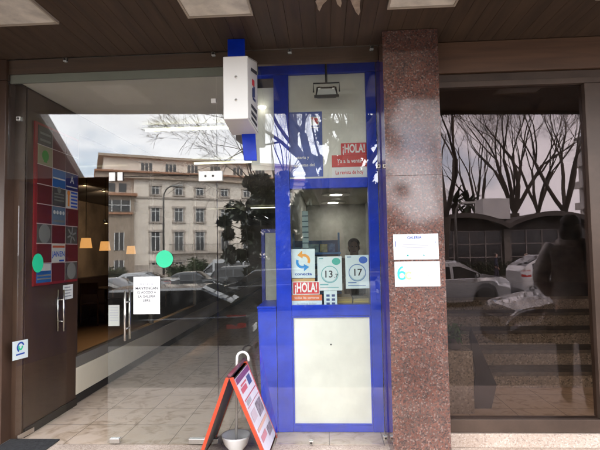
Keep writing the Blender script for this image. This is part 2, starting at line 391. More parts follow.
# peeling paint hanging from the soffit
def flake(cx, cy, w, l, seed):
    r = random.Random(seed); mb = MB(); n = 11
    for s in range(3):
        ox = cx+(s-1)*w*.36+r.uniform(-.02, .02); ll = l*r.uniform(.5, 1); ww = w*r.uniform(.16, .3); dz = 0
        P = []
        for k in range(n):
            t = k/(n-1); wk = ww*(1-t**1.6)*(1+.35*r.uniform(-1, 1))
            P.append((ox-wk+.02*sin(t*5+s), cy+ll*t, SOF-.006-.05*t*t*(1 if s == 1 else .5), ox+wk+.02*sin(t*5+s)))
        for a, b in zip(P, P[1:]): mb.slab((a[0], a[1], a[2]), (a[3], a[1], a[2]+.004), (b[3], b[1], b[2]+.004), (b[0], b[1], b[2]), .0012)
    return mb
flk = mat('peeling_paint', (.42, .33, .25), .8, noise=(12, .35))
mb = flake(.13, -.98, .30, .46, 3); mb.build('peeling_paint', flk, B)

# ---- ceiling light panels in the soffit
spots = [(-2.27, 'recessed square ceiling light at the far left of the timber soffit'), (-.91, 'recessed square ceiling light above the hanging box sign'),
         (.445, 'recessed square ceiling light above the granite column'), (1.80, 'recessed square ceiling light over the dark stair window')]
base = None
for i, (x, lab) in enumerate(spots):
    if base is None:
        base = thing('ceiling_light', lab, 'ceiling light', (x, -.59, SOF), 0, 'light panels in the soffit')
        mb = MB(); mb.box(.012, .438, -.638, -.012, -.012, -.001); mb.build('diffuser', DIFFUSER, base, bevel=.004, local=True)
        mb = MB()
        mb.box(0, .45, -.65, -.638, -.02, -.001); mb.box(0, .45, -.012, 0, -.02, -.001); mb.box(0, .012, -.638, -.012, -.02, -.001); mb.box(.438, .45, -.638, -.012, -.02, -.001)
        mb.build('frame', mat('light_frame', (.42, .36, .29), .5), base, local=True); o = base
    else:
        o = copy_tree(base); o.location = (x, -.59, SOF); ORG[o.name] = Vector(o.location); o['label'] = lab

# ---- granite column
C = thing('granite_column', 'polished red granite column between the blue kiosk and the stair window', 'column', (.655, -.1, 0))
mb = MB()
zs = [0, 1.185, 2.03, SOF-.003]
for a, b in zip(zs, zs[1:]): mb.box(.452, .858, -.25, .24, a+.0004, b-.0004)
mb.build('cladding_slab', GRANITE, C, bevel=.0012)
mb = MB(); mb.box(.456, .854, -.246, .236, .002, SOF-.005); mb.build('joint_core', GRANITE, C)

# ---- passage: brown wall, cafe front
Wl = thing('brown_wall', 'glossy dark brown panelled wall just inside the entrance on the left', 'wall', (WX-.1, .5, 0))
mb = MB(); mb.box(WX-.22, WX, .125, .94, 0, 2.925); mb.build('panel', BROWN, Wl, bevel=.003)
mb = MB(); mb.box(WX+.001, WX+.012, .125, .94, 0, .07); mb.build('skirting', DARKMET, Wl)
Cf = thing('cafe_partition', 'glazed cafe partition with cream base band running back along the passage', 'partition', (WX-.05, 5, 0))
mb = MB(); mb.box(WX-.08, WX-.02, .945, 19, 0, .095); mb.build('skirting', BLACKP, Cf)
mb = MB(); mb.box(WX-.08, WX, .945, 19, .097, .36); mb.build('base_panel', mat('cream_base', (.78, .70, .54), .45, noise=(1.5, .08)), Cf, bevel=.003)
mb = MB(); mb.box(WX-.1, WX-.005, .945, 19, .363, .47); mb.build('ledge', mat('grey_ledge', (.20, .18, .155), .4), Cf, bevel=.003)
for y in (.97, 3.1, 5.4, 8.2, 11.5, 15):
    mb = MB(); mb.box(WX-.075, WX-.02, y-.03, y+.03, .473, 2.74); mb.build('mullion', BRONZE if y < 3 else mat('pale_mullion', (.22, .20, .17), .4, .2), Cf)
mb = MB(); mb.box(WX-.055, WX-.047, 1.0, 19, .473, 2.74); mb.build('pane', GLASS_CAFE, Cf)
mb = MB(); mb.box(WX-.08, WX-.01, .945, 19, 2.743, 2.928); mb.build('head_panel', mat('brown_head', (.06, .04, .028), .5), Cf)

# cafe inside: dark back wall, tables and chairs
Cw = thing('cafe_wall', 'dark brown cafe back wall behind the hanging lamps', 'wall', (-6.4, 6, 0))
mb = MB(); mb.box(-5.9, -5.7, .2, 19, 0, 2.74); mb.build('panel', mat('cafe_brown', (.20, .135, .09), .6, noise=(1.1, .5)), Cw)
mb = MB(); mb.box(-5.69, -5.5, .4, 19, 0, .95); mb.build('bench_back', mat('cafe_bench', (.035, .018, .012), .5), Cw)
def cafe_table(x, y):
    t = thing('cafe_table', 'round dark cafe table behind the glazed partition', 'table', (x, y, 0), 0, 'cafe tables')
    MB().lathe([(.0, .72), (.34, .72), (.35, .735), (.34, .75), (0, .75)]).build('table_top', mat('table_top', (.09, .05, .03), .3), t, local=True)
    MB().tube([(0, 0, .02), (0, 0, .72)], .03).build('pedestal', DARKMET, t, local=True)
    MB().lathe([(0, 0), (.22, 0), (.22, .015), (.03, .03), (0, .03)]).build('foot', DARKMET, t, local=True)
    return t
def cafe_chair(x, y, rz):
    t = thing('cafe_chair', 'dark wooden cafe chair behind the glazed partition', 'chair', (x, y, 0), rz, 'cafe chairs')
    wd = mat('chair_wood', (.07, .035, .02), .4)
    MB().box(-.2, .2, -.2, .2, .43, .46).build('seat', wd, t, bevel=.008, local=True)
    mb = MB(); mb.box(-.19, .19, -.205, -.185, .66, .9); mb.build('backrest', wd, t, bevel=.008, local=True)
    for sx in (-1, 1):
        MB().tube([(sx*.18, -.185, 0), (sx*.18, -.19, .46), (sx*.18, -.2, .9)], .017).build('leg', wd, t, local=True)
        MB().tube([(sx*.18, .18, 0), (sx*.17, .17, .43)], .017).build('leg', wd, t, local=True)
    return t
MB().box(-5.69, WX-.085, .2, 19, .001, .012).build('cafe_flooring', mat('cafe_floor', (.028, .02, .015), .4), Cw)
T0 = cafe_table(-4.9, 6.6); H0 = cafe_chair(-4.9, 6.05, 0)
for (x, y) in ((-4.6, 8.8), (-5.0, 4.2)):
    o = copy_tree(T0); o.location = (x, y, 0)
for (x, y, r) in ((-4.9, 7.15, pi), (-4.6, 8.25, 0), (-4.6, 9.35, pi), (-5.0, 3.65, 0), (-5.0, 4.75, pi)):
    o = copy_tree(H0); o.location = (x, y, 0); o.rotation_euler.z = r

# pendant lamps over the cafe tables
def along(px, X, py):
    d = ray(px, py); t = (X-CAM[0])/d.x; return X, CAM[1]+d.y*t, CAM[2]+d.z*t
SHADE = mat('lit_shade', (.8, .5, .22), .7, emit=(1, .50, .16), estr=.10)
BULB = mat('lit_bulb', (1, .8, .5), .5, emit=(1, .78, .42), estr=.55)
P0 = None
for px, py, lab in ((86, 243, 'lit orange pendant lamp hanging nearest the red directory board'), (105, 246, 'lit orange pendant lamp, middle one of the cafe row'), (131, 250, 'lit orange pendant lamp hanging just left of the green door dot')):
    X, Y, Z = along(px, -3.6, py)
    if P0 is None:
        P0 = t = thing('pendant_lamp', lab, 'lamp', (X, Y, Z), 0, 'pendant lamps in the cafe')
        MB().lathe([(.066, .075), (.088, -.075), (.085, -.075), (.063, .075)]).build('lamp_shade', SHADE, t, local=True)
        MB().lathe([(0, -.05), (.03, -.03), (.036, 0), (.02, .03), (0, .04)], n=12).build('bulb', BULB, t, local=True)
        MB().tube([(0, 0, .05), (0, 0, 1.18)], .004, 6).build('cord', BLACKP, t, local=True)
    else:
        t = copy_tree(P0); t.location = (X, Y, Z); t['label'] = lab
lm = bpy.data.lights.new('pendant_glow', 'SPOT'); lm.energy = 16; lm.spot_size = radians(105); lm.spot_blend = .5; lm.color = (1, .62, .3); lm.shadow_soft_size = .08
for ch in [o for o in COL.objects if o.name.startswith('pendant_lamp')]:
    lo = bpy.data.objects.new('glow', lm); COL.objects.link(lo); lo.parent = ch; lo.location = (0, 0, -.14)
sp_l = bpy.data.lights.new('spot_glow', 'SPOT'); sp_l.energy = 8; sp_l.spot_size = radians(80); sp_l.spot_blend = .7; sp_l.color = (1, .88, .7); sp_l.shadow_soft_size = .04
SP0 = None
for px, py, lab in ((85, 184, 'small lit spotlight on the cafe ceiling beside the directory board'), (104, 190, 'small lit spotlight on the cafe ceiling near the door seam'), (106, 222, 'small lit spotlight hanging low above the middle pendant lamp')):
    X, Y, Z = along(px, -4.3, py)
    if SP0 is None:
        SP0 = t = thing('spotlight', lab, 'spotlight', (X, Y, Z), 0, 'cafe spotlights')
        MB().tube([(-.03, 0, .05), (.0, 0, -.02)], .035, 12).build('housing', DARKMET, t, local=True)
        MB().lathe([(0, -.035), (.03, -.03), (0, -.024)], n=12).build('bulb', mat('spot_bulb', (1, .8, .5), .5, emit=(1, .7, .3), estr=.7), t, local=True)
        MB().tube([(0, 0, .05), (0, 0, 2.75-Z)], .008, 6).build('stem', DARKMET, t, local=True)
    else:
        t = copy_tree(SP0); t.location = (X, Y, Z); t['label'] = lab
for ch in [o for o in COL.objects if o.name.startswith('spotlight')]:
    lo = bpy.data.objects.new('glow', sp_l); COL.objects.link(lo); lo.parent = ch; lo.location = (-.03, 0, -.06); lo.rotation_euler = Vector((1.4, -3.4, .75)).to_track_quat('Z', 'Y').to_euler()

# fluorescent tubes under the passage ceiling
TUBE = mat('lit_tube', (1, 1, .9), .5, emit=(1, .98, .66), estr=.5)
F0 = None
for x, y, lab in ((-1.48, 1.45, 'lit fluorescent tube under the passage ceiling nearest the glass'), (-1.50, 3.5, 'lit yellowish fluorescent tube just below the hanging box sign'), (-1.85, 11.3, 'lit fluorescent tube deepest in the passage')):
    if F0 is None:
        F0 = t = thing('fluorescent_light', lab, 'ceiling lamp', (x, y, 2.928), 0, 'fluorescent lights in the passage')
        MB().tube([(-.52, 0, -.05), (.52, 0, -.05)], .013, 10).build('tube', TUBE, t, local=True)
        MB().box(-.55, .55, -.02, .02, -.03, -.001).build('batten', GREYBEAM, t, bevel=.004, local=True)
    else:
        t = copy_tree(F0); t.location = (x, y, 2.928); t['label'] = lab

# ================================================================ GLAZING
# the glass line stands on Y = 0
def clip(parent, x, z, s=.016): 
    mb = MB(); mb.box(x-s, x+s, -.014, -.0005, z-s, z+s); mb.box(x-s, x+s, .0105, .02, z-s, z+s); o = mb.build('clip', STEEL, parent, bevel=.003)
    MB().disc((x, -.0155, z), s*.5, 'y', .004, 12).build('screw', DARKMET, o)
XL, XS, XR = -2.595, -.853, .4485
XD = -1.742
DT = 2.115                     # door head
Tr = thing('transom_glass', 'wide glass transom above the entrance doors mirroring the sky', 'glass panel', ((XL+XS)/2, 0, DT))
MB().box(XL, XS-.003, 0, .01, DT+.004, SOF-.003).build('pane', GLASS, Tr)
for x in (-2.11, -.875): clip(Tr, x, SOF-.02)
clip(Tr, -2.5, 2.62, .018)
Fx = thing('fixed_glass', 'tall fixed glass pane in front of the blue kiosk', 'glass panel', ((XS+XR)/2, 0, 0))
MB().box(XS, XR-.004, 0, .01, .012, SOF-.003).build('pane', GLASS, Fx)
for x in (-.255, .40): clip(Fx, x, SOF-.022)
for x, z in ((XR-.02, 2.145), (XR-.02, .06), (-.54, .03), (-.14, .022)): clip(Fx, x, z)

def bars(parent, x, y0, z0, z1, dirv=(0, 1)):
    for s in (-1, 1):
        px_, py_ = x+dirv[0]*.045*s, y0+dirv[1]*.045*s
        MB().tube([(px_, py_, z0), (px_, py_, z1)], .009, 12).build('handle', STEEL, parent)
    mb = MB()
    for z in (z0+.09, z1-.09): mb.tube([(x-dirv[0]*.05, y0-dirv[1]*.05, z), (x+dirv[0]*.05, y0+dirv[1]*.05, z)], .007, 10)
    mb.build('handle_fixing', STEEL, parent)

D = thing('glass_door', 'closed frameless glass door leaf with steel bar handle and green dot', 'door', ((XD+XS)/2, 0, 0))
MB().box(XD, XS-.006, 0, .01, .008, DT-.002).build('leaf', GLASS, D)
hz0, hz1 = AZ(127, 341, -.04), AZ(127, 291, -.04)
bars(D, AX(127, 315, 0), .005, hz0, hz1)
mb = MB(); mb.box(XD+.02, XD+.10, -.012, -.0005, .012, .05); mb.box(XD+.02, XD+.1, .0105, .022, .012, .05); mb.build('patch_fitting', STEEL, D, bevel=.003)
mb = MB(); mb.box(XS-.24, XS-.008, -.014, -.0005, .010, .05); mb.box(XS-.24, XS-.008, .0105, .024, .010, .05); mb.build('floor_hinge', STEEL, D, bevel=.003)
x0, x1, z0, z1 = AX(198.5, 175, -.014), AX(222, 175, -.014), AZ(210, 181, -.014), AZ(210, 171, -.014)
mb = MB(); mb.box(x0, x1, -.016, -.0005, z0, z1); mb.box(x0, x1, .0105, .026, z0, z1); pf = mb.build('top_patch', WHITE, D, bevel=.004)
mb = MB(); [mb.disc((x0+(x1-x0)*k, -.0175, (z0+z1)/2), .009, 'y', .004, 12) for k in (.3, .62)]; mb.build('screw', DARKMET, pf)
for xa, xb, la in ((109, 115, 0), (117.5, 122.5, 1)):
    mb = MB(); mb.box(AX(xa, 177, -.01), AX(xb, 177, -.01), -.014, -.0005, AZ(112, 181, -.01), AZ(112, 172.5, -.01)); mb.build('lock_keeper', WHITE, D, bevel=.003)
tag(solo('green_dot_sticker', MB().disc((AX(164.5, 259, 0), -.0015, AZ(164.5, 259, 0)), .069, 'y', .001, 40), GREENV, 'round green sticker on the closed glass door', 'sticker', (AX(164.5, 259, 0), -.0015, AZ(164.5, 259, 0))))

# opened leaf folded back against the brown wall
hx, hy, ex, ey = -2.515, .03, -2.455, .66
dv = Vector((ex-hx, ey-hy, 0)); Ld = dv.length; dv.normalize(); nv = Vector((-dv.y, dv.x, 0))
O = thing('glass_door', 'open frameless glass door leaf folded back against the brown wall', 'door', (hx, hy, 0))
a, b = Vector((hx, hy, 0)), Vector((ex, ey, 0)); 
mb = MB(); mb.prism([(a.x, a.y), (b.x, b.y), (b.x-nv.x*.01, b.y-nv.y*.01), (a.x-nv.x*.01, a.y-nv.y*.01)], .008, DT-.002); mb.build('leaf', GLASS_LEAF, O)
hp = a+dv*(Ld-.09)
for s in (-1, 1):
    q = hp-nv*(.005+.03*s)
    MB().tube([(q.x, q.y, .79), (q.x, q.y, 1.17)], .009, 12).build('handle', STEEL, O)
mb = MB()
for z in (.88, 1.08): mb.tube([hp-nv*.05, hp+nv*.04] if False else [(hp-nv*.04+Vector((0, 0, z))), (hp+nv*.03+Vector((0, 0, z)))], .007, 10)
mb.build('handle_fixing', STEEL, O)
mb = MB(); q = a+dv*.01; r_ = a+dv*.2
mb.prism([(q.x-nv.x*.014, q.y-nv.y*.014), (r_.x-nv.x*.014, r_.y-nv.y*.014), (r_.x-nv.x*.0105, r_.y-nv.y*.0105), (q.x-nv.x*.0105, q.y-nv.y*.0105)], .01, .05); mb.build('floor_hinge', STEEL, O)
def on_leaf(px, py, off=.0125):
    """point of the opened leaf's front face under this pixel"""
    d = ray(px, py); n = nv*-1; p0 = a-nv*off
    t = (p0-Vector(CAM)).dot(n)/d.dot(n); return Vector(CAM)+d*t
LEAFROT = Matrix(((dv.x, 0, -nv.x), (dv.y, 0, -nv.y), (0, 1, 0))).to_4x4()
g = on_leaf(38, 263); mb = MB(); n_ = 36
ring = [g+dv*.068*cos(2*pi*k/n_)+Vector((0, 0, .082*sin(2*pi*k/n_))) for k in range(n_)]
mb.add(ring+[p+nv*.001 for p in ring], [tuple(range(n_)), tuple(range(n_, 2*n_))]+[(k, (k+1) % n_, n_+(k+1) % n_, n_+k) for k in range(n_)])
solo('green_dot_sticker', mb, GREENV, 'round green sticker on the opened glass door beside the red directory', 'sticker', tuple(g))
p00, p10, p11, p01 = on_leaf(12.5, 361), on_leaf(28, 357), on_leaf(28, 339), on_leaf(12.5, 342)
sk = thing('door_sticker', 'small pale sticker with blue and green swirl on the opened glass door', 'sticker', tuple(p00))
mb = MB(); mb.slab(p00, p10, p11, p01, -.001); mb.build('sheet', mat('pale_sticker', (.66, .74, .74), .5), sk)
cc = (p00+p10+p11+p01)/4+Vector((0, 0, .022))-nv*.0015
for (r0_, r1_, a0, a1, m_) in ((.028, .042, .3, 4.2, INKB), (.012, .026, 2.6, 6.6, GREENV)):
    mb = MB()
    for k in range(16):
        t0, t1 = a0+(a1-a0)*k/16, a0+(a1-a0)*(k+1)/16
        P_ = lambda r, w: cc+dv*r*cos(w)+Vector((0, 0, r*sin(w)))
        mb.slab(P_(r0_, t0), P_(r1_, t0), P_(r1_, t1), P_(r0_, t1), .0008)
    mb.build('emblem', m_, sk)
mb = MB(); q = cc+Vector((0, 0, -.062)); mb.slab(q-dv*.05, q+dv*.045, q+dv*.045+Vector((0, 0, .012)), q-dv*.05+Vector((0, 0, .012)), .0008); mb.build('wording', INKB, sk)

# ---- notices stuck to the glass
nx0, nx1, nz0, nz1 = AX(133.5, 295, 0), AX(160, 295, 0), AZ(147, 314, 0), AZ(147, 276.5, 0)
nt_ = thing('door_notice', 'white sheet of paper with five printed lines on the closed glass door', 'notice', ((nx0+nx1)/2, -.001, nz0))
MB().box(nx0, nx1, -.0022, -.0005, nz0, nz1).build('sheet', PAPER, nt_)
for i, (s_, sz) in enumerate((('POR FAVOR', .020), ('MANTENGAN', .029), ('EL ACCESO A', .025), ('LA GALERIA', .026), ('LIBRE', .026))):
    text('lettering', s_, sz, ((nx0+nx1)/2, -.0026, nz1-.062-i*.032), INKG if i == 0 else INK, nt_, bold=.0004)
x0, x1, z0, z1 = AX(108.5, 315, .011), AX(119.5, 315, .011), AZ(114, 326, .011), AZ(114, 305, .011)
mb = MB(); mb.box(x0, x1, .0105, .0118, z0, z1)
n2 = thing('hours_notice', 'small grey printed slip beside the handle of the closed glass door', 'notice', (x0, .011, z0)); mb.build('sheet', mat('dim_paper', (.5, .48, .45), .7), n2)
mb = MB(); [mb.box(x0+.012, x1-.012, .0098, .0104, z1-.025-k*.02, z1-.018-k*.02) for k in range(6)]; mb.build('print_lines', INKG, n2)
# paper on the brown wall
def on_wall(px, py, X=WX+.002):
    d = ray(px, py); t = (X-CAM[0])/d.x; return CAM[1]+d.y*t, CAM[2]+d.z*t
ya, za = on_wall(63, 300); yb, zb = on_wall(73, 284)
pw = thing('wall_notice', 'small white paper slip taped on the brown wall below the red directory', 'notice', (WX, ya, za))
MB().box(WX+.0012, WX+.0024, ya, yb, za, zb).build('sheet', PAPER, pw)
mb = MB(); [mb.box(WX+.0026, WX+.003, ya+.02, yb-.05+.02*(k % 2), zb-.03-k*.028, zb-.02-k*.028) for k in range(4)]; mb.build('print_lines', INKG, pw)

# ---- red directory board on the brown wall
y0, _ = on_wall(33, 200); y1, _ = on_wall(80.5, 200)
zt, zbm = on_wall(44, 125)[1], on_wall(44, 285)[1]
y1 = min(y1, .93)
Bd = thing('directory_board', 'red directory board of shop plates on the brown wall', 'directory', (WX, (y0+y1)/2, zbm))
MB().box(WX+.0005, WX+.014, y0, y1, zbm, zt).build('backing', mat('board_edge', (.22, .02, .02), .4), Bd)
ncol, nrow = 3, 8
cy_ = [y0+.035+(y1-y0-.045)*k/ncol for k in range(ncol+1)]; cz = [zt-.02-(zt-zbm-.04)*k/nrow for k in range(nrow+1)]
plates = {}
PL = {'r': RED, 'y': mat('olive_plate', (.24, .21, .12), .5), 'b': mat('blue_plate', (.02, .09, .27), .5), 'n': mat('navy_plate', (.015, .02, .12), .5), 'w': mat('white_plate', (.46, .44, .41), .5), 'k': mat('dark_plate', (.07, .06, .05), .5), 'g': mat('slate_plate', (.10, .14, .20), .5)}
LAY = ['rrr', 'yrr', 'rbn', 'rkw', 'rgr', 'rrk', 'rrr', 'brw', 'brr']
LAY = ['krr', 'yrr', 'rbn', 'rkw', 'rgr', 'krk', 'rwr', 'brk', 'rrr']
for r_i in range(nrow):
    for c_i in range(ncol):
        k = LAY[r_i][c_i]
        ya_, yb_ = cy_[c_i]+.004, cy_[c_i+1]-.004; za_, zb_ = cz[r_i+1]+.004, cz[r_i]-.004
        pl = MB().box(WX+.0142, WX+.018, ya_, yb_, za_, zb_).build('plate', PL[k], Bd); plates[(r_i, c_i)] = (pl, (ya_+yb_)/2, (za_+zb_)/2, yb_-ya_, zb_-za_)
mb = MB()
for c_i in range(1, ncol): mb.box(WX+.0142, WX+.0165, cy_[c_i]-.0035, cy_[c_i]+.0035, zbm+.02, zt-.02)
for r_i in range(1, nrow): mb.box(WX+.0142, WX+.0162, y0+.035, y1-.01, cz[r_i]-.0035, cz[r_i]+.0035)
mb.build('grid_strip', mat('grid_strip', (.45, .36, .33), .5), Bd)
def wtxt(rc, s, size, m, dz=0):
    pl, y, z, w, h = plates[rc]; text('lettering', s, size, (WX+.0186, y, z+dz), m, pl, 'right', bold=.001)
def wdisc(rc, r, m, dy=0, dz=0):
    pl, y, z, w, h = plates[rc]; MB().disc((WX+.0186, y+dy, z+dz), r, 'x', .001, 28).build('emblem', m, pl)
def wrect(rc, dy, dz, w, h, m):
    pl, y, z, _, _ = plates[rc]; MB().box(WX+.0181, WX+.0187, y+dy-w/2, y+dy+w/2, z+dz-h/2, z+dz+h/2).build('emblem', m, pl)
WL = mat('plate_white', (.46, .45, .43), .6); LG = mat('plate_grey', (.17, .165, .15), .6)
wdisc((1, 0), .05, mat('plate_green', (.05, .22, .03), .6)); wrect((1, 0), 0, -.02, .05, .08, mat('plate_green', (), .6))
wtxt((2, 2), 'A', .1, WL, .02); wrect((2, 2), 0, -.05, .2, .012, WL); wrect((2, 1), 0, 0, .2, .014, WL)
wrect((3, 2), -.06, 0, .03, .14, mat('plate_orange', (.6, .2, .03), .6)); wdisc((3, 2), .025, mat('plate_orange', (), .6), -.06, .06)
for k in range(5): wrect((3, 2), .04, .07-.034*k, .12, .018, INKB)
for k in range(3): wrect((3, 1), 0, .03-.03*k, .16, .012, LG)
wdisc((3, 1), .03, LG, 0, .07)
for k in (-1, 0, 1, 2): wdisc((4, 1), .018, WL, (k-.5)*.05, .03)
wrect((4, 1), 0, -.05, .18, .02, LG)
wdisc((5, 0), .085, LG); wdisc((7, 2), .08, LG)
for k in range(3):
    pl, y, z, w, h = plates[(5, 2)]; mb = MB(); w_ = pi*k/3+.3; d_ = Vector((0, cos(w_), sin(w_)))*.08; e_ = Vector((0, -sin(w_), cos(w_)))*.009; c_ = Vector((WX+.0182, y, z))
    mb.slab(c_-d_-e_, c_+d_-e_, c_+d_+e_, c_-d_+e_, .001); mb.build('emblem', LG, pl)
wtxt((6, 1), 'JANEN', .07, INKB, -.01); wrect((6, 1), 0, .06, .2, .02, mat('plate_rust', (.4, .08, .03), .6)); wrect((6, 1), .05, -.07, .08, .015, INKB)
wrect((7, 0), .0, .05, .2, .06, WL); wrect((7, 0), 0, -.02, .2, .012, LG); wrect((7, 0), 0, -.05, .2, .012, LG)
wrect((0, 0), 0, .02, .16, .02, LG); wrect((0, 0), 0, -.04, .16, .02, LG)

# ---- papers on the granite column
cx0, cx1 = AX(393.5, 248, -.252), AX(438.5, 248, -.252)
ca = thing('column_notice', 'white notice with blue heading, upper of the two on the granite column', 'notice', (cx0, -.252, AZ(415, 260, -.252)))
za_, zb_ = AZ(415, 259.5, -.252), AZ(415, 234, -.252)
MB().box(cx0, cx1, -.2535, -.2515, za_, zb_).build('sheet', PAPER, ca)
cm = (cx0+cx1)/2
text('lettering', 'GALERIA', .026, (cm-.01, -.254, zb_-.026), INKB, ca, bold=.0006)
mb = MB(); mb.box(cm-.03, cm+.03, -.2542, -.2537, zb_-.05, zb_-.047)
for k, w in enumerate((.095, .1, .085)): mb.box(cm-w, cm+w*.9, -.2542, -.2537, zb_-.078-.011*k, zb_-.074-.011*k)
mb.build('print_lines', INKG, ca)
mb = MB(); mb.box(cx0+.01, cx0+.016, -.2542, -.2537, zb_-.09, zb_-.05); mb.box(cx1-.022, cx1-.019, -.2542, -.2537, zb_-.07, zb_-.055); mb.build('side_mark', INKB, ca)
mb = MB(); mb.disc((cm-.06, -.254, za_+.03), .007, 'y', .0006, 14); mb.disc((cm+.055, -.254, za_+.03), .006, 'y', .0006, 14); mb.build('icon', mat('teal_ink', (.03, .3, .28), .6), ca)
za2, zb2 = AZ(415, 286.5, -.252), AZ(415, 261.5, -.252)
cb = thing('column_notice', 'white notice with turquoise 6c emblem, lower of the two on the granite column', 'notice', (cx0, -.252, za2))
MB().box(cx0+.004, cx1+.004, -.2535, -.2515, za2, zb2).build('sheet', PAPER, cb)
TEAL = mat('turquoise_ink', (.05, .52, .56), .6); LIME = mat('lime_ink', (.45, .66, .30), .6)
def arc(c, r0, r1, a0, a1, m, parent, name='emblem', n=18):
    mb = MB()
    for k in range(n):
        t0, t1 = a0+(a1-a0)*k/n, a0+(a1-a0)*(k+1)/n
        P_ = lambda r, w: (c[0]+r*cos(w), c[1], c[2]+r*sin(w))
        mb.slab(P_(r0, t0), P_(r1, t0), P_(r1, t1), P_(r0, t1), -.0006)
    return mb.build(name, m, parent)
zc = (za2+zb2)/2
arc((cx0+.055, -.2537, zc-.01), .018, .033, 0, 2*pi, TEAL, cb); arc((cx0+.078, -.2545, zc+.006), .042, .056, 1.9, 3.3, TEAL, cb)
arc((cx0+.104, -.2553, zc-.01), .016, .030, .8, 5.5, LIME, cb)
text('lettering', 'comercio local', .017, (cx0+.2, -.254, zc-.012), mat('pale_ink', (.22, .25, .28), .7), cb)

# ================================================================ KIOSK
KY = .25
K = thing('kiosk', 'bright blue framed kiosk front with cream panels behind the fixed glass', 'kiosk', (.02, KY, 0))
lx0, lx1 = -.418, -.292
rx0, rx1 = .366, .4505
zT0, zT1 = AZ(325, 73, KY), 3.10
zm0, zm1 = AZ(325, 188, KY), AZ(325, 178, KY)
zl0, zl1 = AZ(330, 316, KY), AZ(330, 305, KY)
zb1 = AZ(333, 426, KY)
def kb(name, m, x0, x1, y0, y1, z0, z1, bev=.004, parent=K): return MB().box(x0, x1, y0, y1, z0, z1).build(name, m, parent, bevel=bev)
kb('post', BLUE, lx0, lx1, KY, KY+.09, .004, zT0-.001)
kb('post', BLUE, rx0, rx1, KY, KY+.09, .004, zT0-.001)
kb('header', DARKBLUE if False else BLUE, -.63, rx1, KY-.004, KY+.09, zT0+.001, zT1)
kb('rail', BLUE, lx1+.001, rx0-.001, KY+.006, KY+.085, zm0, zm1)
kb('rail', BLUE, lx1+.001, rx0-.001, KY+.006, KY+.085, zl0, zl1)
kb('rail', BLUE, lx1+.001, rx0-.001, KY+.006, KY+.085, .004, zb1)
kb('upper_panel', CREAM, lx1+.002, rx0-.002, KY+.03, KY+.06, zm1+.001, zT0-.002, 0)
# stepped moulding round the lower panel
mb = MB(); mb.box(lx1+.001, lx1+.014, KY+.004, KY+.03, zb1, zl0); mb.box(rx0-.014, rx0-.001, KY+.004, KY+.03, zb1, zl0)
mb.box(lx1+.014, rx0-.014, KY+.004, KY+.03, zl0-.014, zl0-.001); mb.box(lx1+.014, rx0-.014, KY+.004, KY+.03, zb1+.001, zb1+.014); mb.build('moulding', BLUE, K, bevel=.003)
kb('lower_panel', CREAM, lx1+.002, rx0-.002, KY+.022, KY+.05, zb1+.001, zl0-.002, 0)
MB().lathe([(0, -.003), (.007, -.003), (.007, .002), (0, .002)], (AX(331, 345, KY), KY+.0215, AZ(331, 345, KY)), 12, 'y').build('screw', DARKMET, K)
kb('window_pane', GLASS_IN, lx1+.002, rx0-.002, KY+.05, KY+.056, zl1, zm0, 0)
mb = MB(); mb.box(lx0, lx0+.03, KY+.091, 6, .003, 2.9); mb.build('side_wall', BLUE, K)
mb = MB(); mb.box(lx0+.031, lx0+.04, KY+.1, 6, .003, 2.62); mb.box(.83, .85, .35, 6, 0, 2.62); mb.box(lx0+.03, .83, 6, 6.03, 0, 2.62); mb.build('inner_wall', mat('kiosk_inner', (.42, .40, .37), .7, noise=(2, .3)), K)
mb = MB(); mb.box(lx0+.04, .83, KY+.1, 6, 2.42, 2.45); mb.build('inner_ceiling', mat('kiosk_ceiling', (.38, .35, .31), .8), K)
# round ceiling downlights
R0 = None
for py, lab in ((195, 'oval lit downlight on the kiosk ceiling, the upper of two'), (203, 'oval lit downlight on the kiosk ceiling, the lower of two')):
    X, Y = gnd(336 if py == 195 else 333, py, 2.40)
    if R0 is None:
        R0 = t = thing('downlight', lab, 'ceiling lamp', (X, Y, 2.42), 0, 'kiosk downlights')
        MB().lathe([(0, -.022), (.2, -.018), (.2, -.016), (0, -.012)]).build('diffuser', mat('lit_disc', (1, .95, .85), .5, emit=(1, .95, .86), estr=7.0), t, local=True)
        MB().lathe([(.2, -.02), (.235, -.025), (.235, -.001), (.2, -.001)]).build('rim', WHITE, t, local=True)
    else:
        t = copy_tree(R0); t.location = (X, Y, 2.42); t['label'] = lab
# low blue counter end beside the front
ct = thing('kiosk_counter', 'low bright blue counter end at the left foot of the kiosk', 'counter', (-.47, .4, 0))
xa, zt_ = AX(257.5, 309, KY-.01), AZ(262, 309, KY-.01)
mb = MB(); mb.hexa([(AX(263, 432, KY), KY-.012, .004), (lx0-.003, KY-.012, .004), (lx0-.003, .75, .004), (xa, .75, .004), (xa, KY-.012, zt_), (lx0-.003, KY-.012, zt_), (lx0-.003, .75, zt_), (xa, .75, zt_)])
mb.build('front_panel', BLUE, ct, bevel=.004)
MB().box(xa-.004, lx0-.003, KY-.016, .75, zt_+.001, zt_+.02).build('counter_top', BLUE, ct, bevel=.004)
